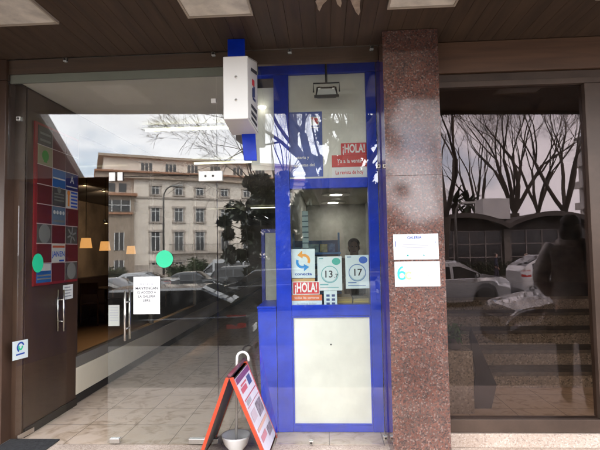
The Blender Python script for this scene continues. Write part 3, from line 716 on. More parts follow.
# glazed blue screen further back in the passage
xs0, xs1 = AX(262, 280, .95), AX(276, 280, .95)
sc_ = thing('passage_screen', 'narrow cream glazed panel in dark blue frame behind the kiosk edge', 'screen', (xs0, .95, 0))
z0, z1 = AZ(270, 330, .95), AZ(270, 233, .95)
MB().box(xs0, xs0+.035, .93, .97, 0.003, z1+.04).build('post', DARKBLUE, sc_, bevel=.003)
MB().box(xs0+.036, lx0-.004, .94, .96, z0, z1).build('panel', mat('screen_cream', (.42, .42, .33), .4, noise=(4, .2)), sc_)
MB().box(xs0+.036, lx0-.004, .935, .965, z1+.001, z1+.04).build('rail', DARKBLUE, sc_)
MB().box(xs0+.036, lx0-.004, .935, .965, z0+.2, z0+.23).build('rail', DARKBLUE, sc_)
# cream upper wall piece left of the kiosk head
MB().box(-.63, lx0-.002, .35, .37, 2.2, 2.928).build('side_panel', CREAM, K)
dl = solo('downlight', MB().lathe([(0, 0), (.034, .0), (.036, .012), (0, .014)], n=18), mat('spot_lit', (1, 1, .95), .5, emit=(1, .96, .85), estr=.6), 'tiny lit white downlight beside the kiosk head', 'ceiling lamp', (0, 0, 0))
dl.location = (AX(262, 108, .3), .3, AZ(262, 108, .3))

# flood lamp hung under the header
fy = .13
fx, fz = AX(326.5, 92, fy), AZ(326, 92, fy)
Fl = thing('flood_lamp', 'black halogen flood lamp on a bracket over the cream kiosk panel', 'lamp', (fx, fy, fz))
w2 = .095
mb = MB(); mb.hexa([(fx-w2, fy-.05, fz-.058), (fx+w2, fy-.05, fz-.058), (fx+w2*.8, fy+.04, fz-.04), (fx-w2*.8, fy+.04, fz-.04), (fx-w2*.86, fy-.03, fz+.035), (fx+w2*.86, fy-.03, fz+.035), (fx+w2*.7, fy+.045, fz+.03), (fx-w2*.7, fy+.045, fz+.03)])
mb.build('housing', BLACKP, Fl, bevel=.004)
mb = MB(); mb.slab((fx-w2*.84, fy-.0465, fz-.036), (fx+w2*.84, fy-.0465, fz-.036), (fx+w2*.70, fy-.0345, fz+.018), (fx-w2*.70, fy-.0345, fz+.018), -.006); mb.build('lens', mat('lamp_lens', (.66, .66, .62), .2), Fl)
mb = MB(); mb.box(fx-w2-.006, fx+w2+.006, fy-.066, fy-.051, fz-.064, fz-.044); mb.build('rim', DARKMET, Fl)
mb = MB(); mb.tube([(fx-w2-.012, fy, fz), (fx-w2-.012, fy, fz+.075), (fx+w2+.012, fy, fz+.075), (fx+w2+.012, fy, fz)], .006, 8); mb.tube([(fx, fy, fz+.075), (fx, fy, zT0+.03), (fx, KY-.004, zT0+.03)], .009, 8); mb.build('bracket', BLACKP, Fl)
mb = MB(); [mb.lathe([(0, -.0), (.014, .0), (.014, .01), (0, .01)], (fx+s*w2*.62, fy-.035, fz+.022), 12, 'y') for s in (-1, 1)]; mb.build('screw', STEEL, Fl)

# blue poster on the upper panel
PY = KY+.028
def kpx(x0, x1, y0, y1, Y): return AX(x0, (y0+y1)/2, Y), AX(x1, (y0+y1)/2, Y), AZ((x0+x1)/2, y1, Y), AZ((x0+x1)/2, y0, Y)
x0, x1, z0, z1 = kpx(289, 322.5, 112, 177, PY)
x0 = max(x0, lx1+.003); z0 = max(z0, zm1+.004)
bp = thing('window_poster', 'blue poster with small crossed red emblem and three white lines on the kiosk panel', 'poster', (x0, PY, z0))
MB().box(x0, x1, PY-.0022, PY-.0002, z0, z1).build('sheet', mat('poster_blue_sky_veil', (.10, .15, .47), .5, noise=(5, .2)), bp)  # blue paled in the colour to stand for sky mirrored over it
ex_, ez_ = AX(314.5, 122, PY), AZ(314.5, 122, PY)
MB().box(ex_-.034, ex_+.04, PY-.0034, PY-.0024, ez_-.05, ez_+.045).build('emblem_ground', PAPER, bp)
mb = MB(); mb.slab((ex_-.028, PY-.0042, ez_+.035), (ex_-.012, PY-.0042, ez_+.04), (ex_+.034, PY-.0042, ez_-.01), (ex_+.02, PY-.0042, ez_-.022), -.0006); mb.slab((ex_+.0, PY-.0042, ez_+.03), (ex_+.03, PY-.0042, ez_+.036), (ex_+.034, PY-.0042, ez_+.012), (ex_+.012, PY-.0042, ez_+.01), -.0007); mb.build('emblem', REDBR, bp)
mb = MB(); mb.box(ex_-.03, ex_+.036, PY-.0042, PY-.0036, ez_-.046, ez_-.03); mb.build('emblem', INKB, bp)
for i, s_ in enumerate(('Loteria y', 'apuestas del', 'Estado')):
    text('lettering', s_, .036, (x0+.035, PY-.003, AZ(308, 157.5+7.6*i, PY)), PAPER, bp, align='LEFT', bold=.0006)

# magazine poster on the upper panel
x0, x1, z0, z1 = kpx(332, 367, 155, 178, PY); x1 = min(x1, rx0-.003)
mp_ = thing('magazine_poster', 'red and white magazine poster under a red name block at the top kiosk panel', 'poster', (x0, PY, z0))
zmid = AZ(350, 167, PY)
MB().box(x0, x1, PY-.002, PY-.0003, zmid+.001, z1).build('red_band', mat('band_red', (.60, .045, .04), .5), mp_)
MB().box(x0, x1, PY-.002, PY-.0003, max(z0, zm1+.003), zmid).build('white_band', PAPER, mp_)
hx0, hx1, hz0_, hz1_ = kpx(341, 368, 143, 155, PY); hx1 = min(hx1, rx0-.003)
MB().box(hx0, hx1, PY-.0035, PY-.0003, z1+.001, hz1_).build('name_block', REDBR, mp_)
text('lettering', '\u00a1HOLA!', .10, ((hx0+hx1)/2, PY-.004, (z1+hz1_)/2), PAPER, mp_, bold=.003, fit=(hx1-hx0)*.88)
text('lettering', 'Ya a la venta', .05, ((x0+x1)/2, PY-.0026, (zmid+z1)/2), PAPER, mp_, bold=.0008, fit=(x1-x0)*.7)
text('lettering', 'La revista de hoy', .046, ((x0+x1)/2, PY-.0026, (max(z0, zm1)+zmid)/2), REDBR, mp_, bold=.0006, fit=(x1-x0)*.8)

# papers in the kiosk window
QY = KY+.046
QP = mat('tinted_paper', (.62, .74, .74), .6)
x0, x1, z0, z1 = kpx(291.5, 315, 249, 278, QY)
ap = thing('window_poster', 'pale poster with orange and blue circling arrows in the kiosk window', 'poster', (x0, QY, z0))
MB().box(x0, x1, QY-.002, QY, z0, z1).build('sheet', QP, ap)
cx_, cz_ = (x0+x1)/2, (z0+z1)/2+.025
OR_ = mat('orange_ink', (.75, .33, .05), .6); CB = mat('cyan_blue_ink', (.02, .25, .6), .6)
arc((cx_+.004, QY-.0026, cz_), .034, .056, -.5, 2.0, OR_, ap); arc((cx_-.006, QY-.0026, cz_-.012), .034, .056, 2.75, 5.2, CB, ap)
mb = MB(); mb.prism([(cx_-.05, cz_+.045), (cx_-.008, cz_+.085), (cx_-.004, cz_+.018)], QY-.0034, QY-.0028, 'y'); mb.build('emblem', OR_, ap)
mb = MB(); mb.prism([(cx_+.05, cz_-.055), (cx_+.006, cz_-.09), (cx_+.006, cz_-.03)], QY-.0034, QY-.0028, 'y'); mb.build('emblem', CB, ap)
text('lettering', 'conecta', .034, (cx_, QY-.003, z0+.034), INKB, ap, bold=.0008, fit=(x1-x0)*.72)
x0, x1, z0, z1 = kpx(292, 315, 278.6, 282, QY); MB_ = MB().box(x0, x1, QY-.002, QY, z0-.01, z1); MB_.build('caption_band', mat('tan_band', (.55, .34, .12), .6), ap)
def price(name, lab, px0, px1, py0, py1, num, dec, dot, txt_c):
    x0, x1, z0, z1 = kpx(px0, px1, py0, py1, QY)
    t = thing('price_poster', lab, 'poster', (x0, QY, z0)); MB().box(x0, x1, QY-.002, QY, z0, z1).build('sheet', QP, t)
    cx_, cz_ = (x0+x1)/2, (z0+z1)/2-.008
    arc((cx_, QY-.0026, cz_), .066, .073, 0, 2*pi, mat('ring_'+num, txt_c, .6), t, n=32)
    arc((cx_, QY-.0032, cz_), .058, .066, 3.5, 5.9, mat('ring_pale', (.35, .52, .56), .6), t, n=20)
    text('lettering', num, .082, (cx_-(.012 if dec else 0), QY-.003, cz_), INK, t, bold=.0012)
    if dec: text('lettering', dec, .045, (cx_+.052, QY-.003, cz_-.014), INK, t, bold=.0006)
    MB().disc((x1-.047, QY-.0026, z1-.042), .036, 'y', .001, 28, .03).build('badge', dot, t)
    mb = MB(); mb.box(x0+.02, x0+.09, QY-.0026, QY-.0021, z0+.045, z0+.055); mb.box(x0+.02, x1-.03, QY-.0026, QY-.0021, z0+.022, z0+.028); mb.box(x0+.015, x0+.05, QY-.0026, QY-.0021, z1-.02, z1-.012); mb.build('print_lines', mat('ring_'+num, txt_c, .6), t)
price('a', 'pale green price poster reading 13.7 in the kiosk window', 317.5, 342, 256.5, 290.5, '13', '.7', mat('badge_green', (.05, .42, .33), .5), (.16, .42, .42))
price('b', 'pale blue price poster reading 17 at the right of the kiosk window', 345.5, 369, 255, 288.5, '17', '', mat('badge_blue', (.05, .14, .5), .5), (.12, .22, .42))
x0, x1, z0, z1 = kpx(292.5, 319.5, 281.5, 294.5, QY-.004)
hb = thing('magazine_sign', 'red sign with white magazine name over an orange band low in the kiosk window', 'sign', (x0, QY, z0-.1))
MB().box(x0, x1, QY-.006, QY-.003, z0, z1).build('white_edge', PAPER, hb); MB().box(x0+.006, x1-.006, QY-.0072, QY-.0062, z0+.006, z1-.006).build('name_block', REDBR, hb)
text('lettering', '\u00a1HOLA!', .108, ((x0+x1)/2, QY-.0078, (z0+z1)/2), PAPER, hb, bold=.0034, fit=(x1-x0)*.82)
x0, x1, z0, z1 = kpx(291.5, 322, 294.8, 300.5, QY); MB().box(x0, x1, QY-.003, QY, z0, z1).build('orange_band', mat('band_orange', (.68, .17, .06), .5), hb)
text('lettering', 'todas las semanas', .026, ((x0+x1)/2, QY-.0036, (z0+z1)/2), PAPER, hb, fit=(x1-x0)*.8)
x0, x1, z0, z1 = kpx(291.5, 322, 300.7, 306.5, QY); MB().box(x0, x1, QY-.003, QY, z0, z1).build('white_band', QP, hb)
text('lettering', 'La revista de hoy', .024, ((x0+x1)/2, QY-.0036, (z0+z1)/2), INKG, hb)
x0, x1, z0, z1 = kpx(324, 337, 290.8, 307, QY)
kp = thing('window_card', 'small white card printed with eight dark squares beside the red magazine sign', 'card', (x0, QY, z0)); MB().box(x0, x1, QY-.002, QY, z0, z1).build('sheet', QP, kp)
mb = MB()
for i in range(3):
    for j in range(2): mb.box(x0+.02+.045*j, x0+.048+.045*j, QY-.0026, QY-.0021, z0+.018+.034*i, z0+.038+.034*i)
mb.build('print_square', mat('navy_ink', (.04, .07, .2), .6), kp)

# kiosk stock: shelf rack, card spinner, piles of magazines
rk = thing('magazine_rack', 'light blue stepped magazine rack inside the kiosk behind the arrow poster', 'rack', (0, 1.1, 0))
RB = mat('rack_blue', (.04, .22, .55), .4)
yk = 1.0
x0, x1 = AX(291, 260, yk), AX(341, 260, yk)
for i, py in enumerate((252.5, 264, 276, 292)):
    z = AZ(315, py, yk); MB().box(x0, x1, yk-.02, yk+.28, z-.02, z).build('shelf', RB, rk, bevel=.003)
for x in (x0, x1-.02): MB().box(x, x+.02, yk+.285, yk+.305, 0.003, AZ(315, 232, yk)).build('upright', RB, rk)
MB().box(x0, x1, yk+.306, yk+.32, .003, AZ(315, 240, yk)).build('back_panel', mat('rack_back', (.03, .10, .26), .5), rk)
r_ = random.Random(4)
cols_ = [(.6, .6, .56), (.12, .38, .55), (.5, .45, .2), (.55, .2, .15), (.3, .5, .55), (.62, .6, .5), (.08, .2, .45)]
for i, py in enumerate((252.5, 264, 276, 292)):
    z = AZ(315, py, yk); x = x0+.025
    while x < x1-.1:
        w = r_.uniform(.05, .12); h = r_.uniform(.05, .095); y = yk+.02+r_.uniform(0, .1); ci = r_.randrange(7)
        o = solo('magazine', MB().box(x, x+w, y, y+.03, z+.001, z+h), mat('magazine_cover_%d' % ci, cols_[ci], .45, noise=(18, .5)), 'magazine standing on the blue rack inside the kiosk', 'magazine', (x, y, z), 'magazines on the blue rack')
        x += w+.012
cs = thing('card_strip', 'tall pale segmented card strip standing inside the kiosk window', 'display', (AX(305, 240, .6), .6, 0))
xa, xb = AX(302.5, 240, .6), AX(308.5, 240, .6)
MB().box(xa, xb, .6, .612, .003, AZ(305, 211, .6)).build('strip', mat('strip_pale', (.5, .62, .62), .4), cs)
mb = MB()
for k in range(9):
    z = AZ(305, 216+5.4*k, .6); mb.box(xa-.002, xb+.002, .5955, .5995, z-.005, z+.005)
mb.build('divider', mat('strip_dark', (.08, .14, .17), .5), cs)
for px0, px1, n, lab in ((338, 353, 6, 'pile of yellowish magazines behind the 13.7 poster foot'), (353, 369, 5, 'pile of brown paper magazines under the 17 poster')):
    y = KY+.12; x0, x1 = AX(px0, 300, y), AX(px1, 300, y); zz = AZ(350, 306, y)-.02
    t = thing('magazine_pile', lab, 'magazines', (x0, y, zz))
    for k in range(n):
        o_ = r_.uniform(-.006, .006); MB().box(x0+o_, x1+o_-.006, y+o_, y+.27+o_, zz+.0165*k, zz+.0165*k+.015).build('magazine', mat('pile_%d' % (k % 3), [(.55, .40, .10), (.42, .30, .12), (.28, .19, .09)][k % 3], .5), t)
sh = thing('display_shelf', 'brown display shelf inside the kiosk window under the magazine piles', 'shelf', (0, .5, 0))
zz = AZ(350, 306, KY+.12)-.022
MB().box(lx1+.004, rx0-.004, KY+.09, KY+.5, zz-.02, zz-.001).build('shelf_board', mat('shelf_brown', (.2, .12, .06), .5), sh, bevel=.003)
MB().box(lx1+.03, rx0-.03, KY+.4, KY+.42, .003, zz-.021).build('support', mat('shelf_brown', (), .5), sh)

# ================================================================ HANGING BOX SIGN
def wp(px, py, Y): X, Z = at(px, py, Y); return Vector((X, Y, Z))
ya_, yb_ = -.47, -.075
Bx = thing('box_sign', 'white projecting box sign hung from the soffit on a blue post', 'sign', (AX(235, 60, ya_), -.3, AZ(235, 119, ya_)))
xl_, xr_ = AX(223.2, 88, ya_), AX(247.8, 88, ya_)
fz0, fz1 = AZ(235, 119, ya_), AZ(235, 56.3, ya_)
xl2, xr2 = AX(231.5, 110, yb_), AX(257.8, 110, yb_)
bz0, bz1 = AZ(244, 135, yb_), AZ(244, 62, yb_)
mb = MB(); mb.hexa([(xl_, ya_, fz0), (xr_, ya_, fz0), (xr2, yb_, bz0), (xl2, yb_, bz0), (xl_, ya_, fz1), (xr_, ya_, fz1), (xr2, yb_, bz1), (xl2, yb_, bz1)])
mb.build('housing', WHITE, Bx, bevel=.006)
mb = MB(); [mb.lathe([(0, -.004), (.009, -.003), (.009, .002), (0, .002)], (AX(236, py, ya_), ya_-.001, AZ(236, py, ya_)), 12, 'y') for py in (77, 100)]; mb.build('screw', STEEL, Bx)
def side(u, w):   # u 0..1 towards the glass, w 0..1 upwards, on the right-hand face
    lo = Vector((xr_, ya_, fz0)).lerp(Vector((xr2, yb_, bz0)), u); hi = Vector((xr_, ya_, fz1)).lerp(Vector((xr2, yb_, bz1)), u)
    return lo.lerp(hi, w)+Vector((.0022, 0, 0))
def sq(mb, u0, u1, w0, w1, sk=0): mb.slab(side(u0, w0), side(u1, w0+sk), side(u1, w1+sk), side(u0, w1), .0015)
mb = MB(); sq(mb, .30, .9, .80, .85); sq(mb, .3, .8, .15, .20); sq(mb, .3, .85, .25, .30); sq(mb, .3, .85, .07, .11); mb.build('lettering', INK, Bx)
mb = MB(); sq(mb, .40, .62, .60, .69); mb.build('emblem', REDBR, Bx)
mb = MB(); sq(mb, .40, .52, .42, .56); sq(mb, .52, .66, .45, .60); sq(mb, .46, .72, .395, .43); mb.build('emblem', mat('sign_navy', (.015, .03, .14), .5), Bx)
mb = MB(); sq(mb, .02, .98, .015, .022); sq(mb, .02, .98, .975, .985); mb.build('seam', mat('seam_grey', (.35, .33, .3), .6), Bx)
# bracket to the soffit and post behind
p0, p1 = wp(228, 56, -.2), wp(245, 56, -.2)
MB().box(p0.x, p1.x, -.215, -.19, bz1-.05, SOF-.002).build('bracket', BLUE, Bx, bevel=.003)
q0, q1 = wp(242, 136, -.09), wp(256, 136, -.09); q2, q3 = wp(244, 160.5, -.09), wp(257, 160.5, -.09)
mb = MB(); mb.hexa([(q2.x, -.10, q2.z), (q3.x, -.10, q3.z), (q3.x, -.078, q3.z), (q2.x, -.078, q2.z), (q0.x-.01, -.10, bz0+.12), (q1.x-.01, -.10, bz0+.12), (q1.x-.01, -.078, bz0+.12), (q0.x-.01, -.078, bz0+.12)])
mb.build('post', BLUE, Bx, bevel=.003)
mb = MB(); mb.tube([(xl_-.005, -.2, bz0+.25), (xl_-.05, -.1, bz0+.27), (xl_-.05, -.03, bz0+.27), (xl_-.05, -.03, SOF-.003)], .004, 6); mb.build('cable', DARKMET, Bx)
jb = solo('junction_box', MB().box(AX(211, 101, -.02), AX(216, 101, -.02), -.022, -.001, AZ(214, 103, -.02), AZ(214, 98.5, -.02)), WHITE, 'tiny white junction box on the glass left of the hanging box sign', 'junction box', (AX(213, 101, -.02), -.01, AZ(214, 101, -.02)), bevel=.002)

# ================================================================ A-FRAME BOARD, FLOOR DISH, MAT
na = Vector((*gnd(229, 378, .672), .672)); fa = Vector((*gnd(245, 359.5, .672), .672))
if fa.y > -.13: fa.y = -.13
nl, nr = Vector((*gnd(198, 463), .0)), Vector((*gnd(267, 463), 0)); 
off = fa-na
fl, fr = nl+off, nr+off
A = thing('sandwich_board', 'orange red folding sandwich board with printed sheet in front of the glass', 'sandwich board', ((nl.x+nr.x)/2, (nl.y+fl.y)/2, 0))
def beam(mb, p, q, wx, wy):
    p, q = Vector(p), Vector(q); mb.hexa([p+Vector((-wx, -wy, 0)), p+Vector((wx, -wy, 0)), p+Vector((wx, wy, 0)), p+Vector((-wx, wy, 0)), q+Vector((-wx, -wy, 0)), q+Vector((wx, -wy, 0)), q+Vector((wx, wy, 0)), q+Vector((-wx, wy, 0))])
inset = off.normalized()*.012
for (bn, bf, nm) in ((nl, fl, -1), (nr, fr, 1)):
    sh_ = Vector((nm*.012, 0, 0))
    mb = MB(); beam(mb, bn+inset, na+inset+sh_, .012, .012); beam(mb, bf-inset, fa-inset+sh_, .012, .012)
    lo = lambda b, a_, t: b.lerp(a_+sh_, t)
    beam(mb, lo(bn, na, .03)+inset*2.2, lo(bf, fa, .03)-inset*2.2, .011, .011); mb2 = mb
    beam(mb, lo(bn, na, .985)+inset*2.2, lo(bf, fa, .985)-inset*2.2, .011, .011)
    mb.build('frame', ORANGER, A, bevel=.003)
    mb = MB(); a0, a1, a2, a3 = lo(bn, na, .05)+inset*2, lo(bf, fa, .05)-inset*2, lo(bf, fa, .965)-inset*2, lo(bn, na, .965)+inset*2
    mb.slab(a0, a1, a2, a3, .005); mb.build('panel', mat('panel_backing', (.09, .08, .075), .5), A)
    if nm > 0:
        n_ = (a1-a0).cross(a3-a0).normalized(); n_ = n_ if n_.x > 0 else -n_
        e_ = n_*.0095
        mb = MB(); mb.slab(a0+e_, a1+e_, a2+e_, a3+e_, .001); mb.build('printed_sheet', mat('sheet_lilac', (.62, .58, .66), .5, noise=(5, .1)), A)
        def fac(u, v): return a0.lerp(a1, u).lerp(a3.lerp(a2, u), v)+n_*.0125
        def bar(u0, u1, v0, v1, m, nm_='print_block'):
            mb = MB(); mb.slab(fac(u0, v0), fac(u1, v0), fac(u1, v1), fac(u0, v1), .0008); mb.build(nm_, m, A)
        PUR = mat('sheet_purple', (.16, .03, .13), .5); bar(.02, .98, .93, .995, PUR)
        bar(.62, .86, .80, .91, mat('sheet_navy', (.04, .06, .2), .5)); bar(.1, .48, .80, .86, mat('sheet_red', (.5, .08, .12), .5)); bar(.15, .55, .875, .895, mat('sheet_red', (), .5))
        bar(.05, .95, .715, .728, mat('sheet_red', (), .5)); bar(.05, .95, .62, .63, mat('sheet_pink', (.55, .22, .26), .5))
        bar(.5, .92, .40, .58, mat('sheet_grey', (.25, .2, .25), .6, noise=(30, .5))); bar(.08, .4, .44, .56, mat('sheet_pink2', (.5, .4, .46), .6))
        bar(.08, .9, .3, .345, mat('sheet_peach', (.62, .36, .3), .6)); bar(.1, .5, .16, .24, mat('sheet_pink', (), .5)); bar(.6, .95, .1, .22, mat('sheet_grey', (), .6))
        for k in range(5): bar(.1, .42, .65+.012*k, .655+.012*k, INKG)
mb = MB(); mb.tube([na+Vector((0, .0, .012)), fa+Vector((0, 0, .012))], .013, 10); mb.build('hinge', mat('hinge_maroon', (.12, .025, .04), .4), A)

# white cane-handled dish behind the board
dy = -.125
dx = AX(236, 430, dy)
Dh = thing('floor_dish', 'white bowl on the floor with a tall cane hooked white handle behind the board', 'dish', (dx, dy, 0))
MB().lathe([(0, .006), (.05, .006), (.052, .022), (.085, .06), (.105, .115), (.108, .13), (.1, .13), (.08, .07), (.045, .032), (0, .03)], (dx, dy, 0), 32).build('bowl', mat('white_enamel', (.76, .76, .74), .3), Dh)
hx_, ht = AX(237, 360, dy), AZ(240, 352, dy)
rr_ = .043
pts = [(dx, dy, .03), (hx_, dy, ht-rr_)]+[(hx_+rr_-rr_*cos(w), dy, ht-rr_+rr_*sin(w)) for w in [pi*k/8 for k in range(1, 9)]]+[(hx_+2*rr_, dy, ht-rr_-.025)]
MB().tube(pts, .0095, 10).build('handle', WHITE, Dh)
mt = solo('entrance_mat', MB().box(-2.58, -2.17, -.42, .075, .001, .014), mat('mat_rubber', (.035, .035, .037), .95, bump=(220, .8), noise=(40, .4)), 'dark rubber doormat in the open doorway', 'doormat', (-2.4, -.2, 0), bevel=.004)

# ================================================================ STAIR WINDOW ON THE RIGHT
SW = thing('shop_window', 'bronze tinted window showing a stair behind, right of the granite column', 'window', (2, .03, .1))
mb = MB(); mb.box(.862, 3.4, -.01, .08, .103, .20); mb.build('sill', BRONZE, SW, bevel=.003)
MB().box(.862, 3.4, -.03, .09, .001, .101).build('plinth', PAVE, SW, bevel=.004)
MB().box(.862, 3.4, -.012, .08, 2.752, 2.797).build('head_bar', BRONZE, SW, bevel=.003)
MB().box(.862, .884, -.006, .08, .202, 2.75).build('side_bar', BRONZE, SW, bevel=.003)
MB().box(2.02, 2.15, -.012, .08, .202, 2.75).build('mullion', BRONZE, SW, bevel=.003)
MB().box(.886, 2.018, .03, .038, .202, 2.75).build('pane', TINT, SW)
MB().box(2.152, 3.398, .03, .038, .202, 2.75).build('pane', TINT, SW)
St = thing('staircase', 'speckled granite staircase rising behind the tinted window', 'stairs', (2.2, 1.5, 0))
for k in range(5):
    y = 1.50+.292*k; z = .168*k
    mb = MB(); mb.box(1.16, 4.6, y, y+.02, z+.001, z+.128); mb.build('riser', STEPST, St)
    mb = MB(); mb.box(1.16, 4.6, y-.022, y+.292, z+.13, z+.168); mb.build('tread', mat('tread_dark', (.10, .088, .078), .5, noise=(14, .4)), St, bevel=.003)
MB().box(1.16, 4.6, 2.962, 5.19, .70, .835).build('upper_shade_slab', mat('tread_dark', (), .5), St)  # dark slab replacing the upper steps, standing in for the shade on them
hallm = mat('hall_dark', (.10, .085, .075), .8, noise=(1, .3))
Hl = thing('stair_hall', 'dark walls and ceiling of the stair hall behind the tinted window', 'wall', (2.5, 5.5, 0))
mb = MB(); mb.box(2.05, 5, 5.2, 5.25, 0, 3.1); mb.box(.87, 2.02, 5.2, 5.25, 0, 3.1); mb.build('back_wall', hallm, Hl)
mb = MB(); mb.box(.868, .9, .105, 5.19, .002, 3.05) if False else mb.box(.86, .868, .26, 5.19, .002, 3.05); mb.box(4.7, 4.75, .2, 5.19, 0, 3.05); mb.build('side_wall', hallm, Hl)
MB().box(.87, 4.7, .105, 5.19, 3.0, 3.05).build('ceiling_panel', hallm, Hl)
# pillar, plant, dark guard at the stair foot
x0, y_ = gnd(452, 414); x1 = gnd(475, 414)[0]
zt_ = AZ(463, 351, y_)
pd = solo('stone_pedestal', MB().box(x0-.02, x1, y_, y_+.25, .002, zt_), STEPST, 'short speckled stone pedestal inside the tinted window next to the column', 'pedestal', (x0, y_, 0), bevel=.006)
pl_ = thing('potted_plant', 'small green plant on the stone pedestal behind the tinted window', 'plant', ((x0+x1)/2, y_+.1, zt_))
c_ = Vector(((x0+x1)/2-.03, y_+.1, zt_))
MB().lathe([(0, .001), (.05, .001), (.068, .1), (.06, .1), (0, .085)], c_, 20).build('pot', mat('dark_pot', (.05, .035, .03), .5), pl_)
mb = MB(); r_ = random.Random(5)
for k in range(46):
    w = r_.uniform(0, 2*pi); l = r_.uniform(.06, .13); up = r_.uniform(.02, .14); p = c_+Vector((0, 0, .09)); q = p+Vector((cos(w)*l*.55, sin(w)*l*.55, up)); e = q+Vector((cos(w)*l*.6, sin(w)*l*.6, -r_.uniform(0, .06))); s = Vector((-sin(w), cos(w), 0))*.016
    mb.add([p, q+s, e, q-s], [(0, 1, 2, 3)])
mb.build('foliage', mat('plant_green', (.05, .14, .04), .5, noise=(30, .4)), pl_)
g0x, g0y = gnd(486, 411)
gx = gnd(472, 411)[0]
zg = AZ(471, 328, g0y+.1)
mb = MB(); mb.prism([(gnd(475, 411)[0]+.0, .002), (gnd(494, 411)[0], .002), (AX(497, 385, g0y+.06), AZ(497, 385, g0y+.06)), (AX(471.5, 328, g0y+.06), AZ(471.5, 328, g0y+.06)), (AX(470, 338, g0y+.06), AZ(470, 338, g0y+.06)), (AX(476, 372, g0y+.06), AZ(476, 372, g0y+.06))], g0y+.06, g0y+.10, 'y')
solo('stair_guard', mb, mat('guard_black', (.012, .011, .011), .5, 0, .2), 'dark glossy angled guard panel at the foot of the stair', 'guard panel', (g0x, g0y, 0), bevel=.004)

# ================================================================ THE STREET BEHIND THE CAMERA (it shows in the glass)
def mir(px, py, p):
    """a point p metres out in the street that the glass shows at this pixel"""
    X, Z = at(px, py, p); return X, -p, Z

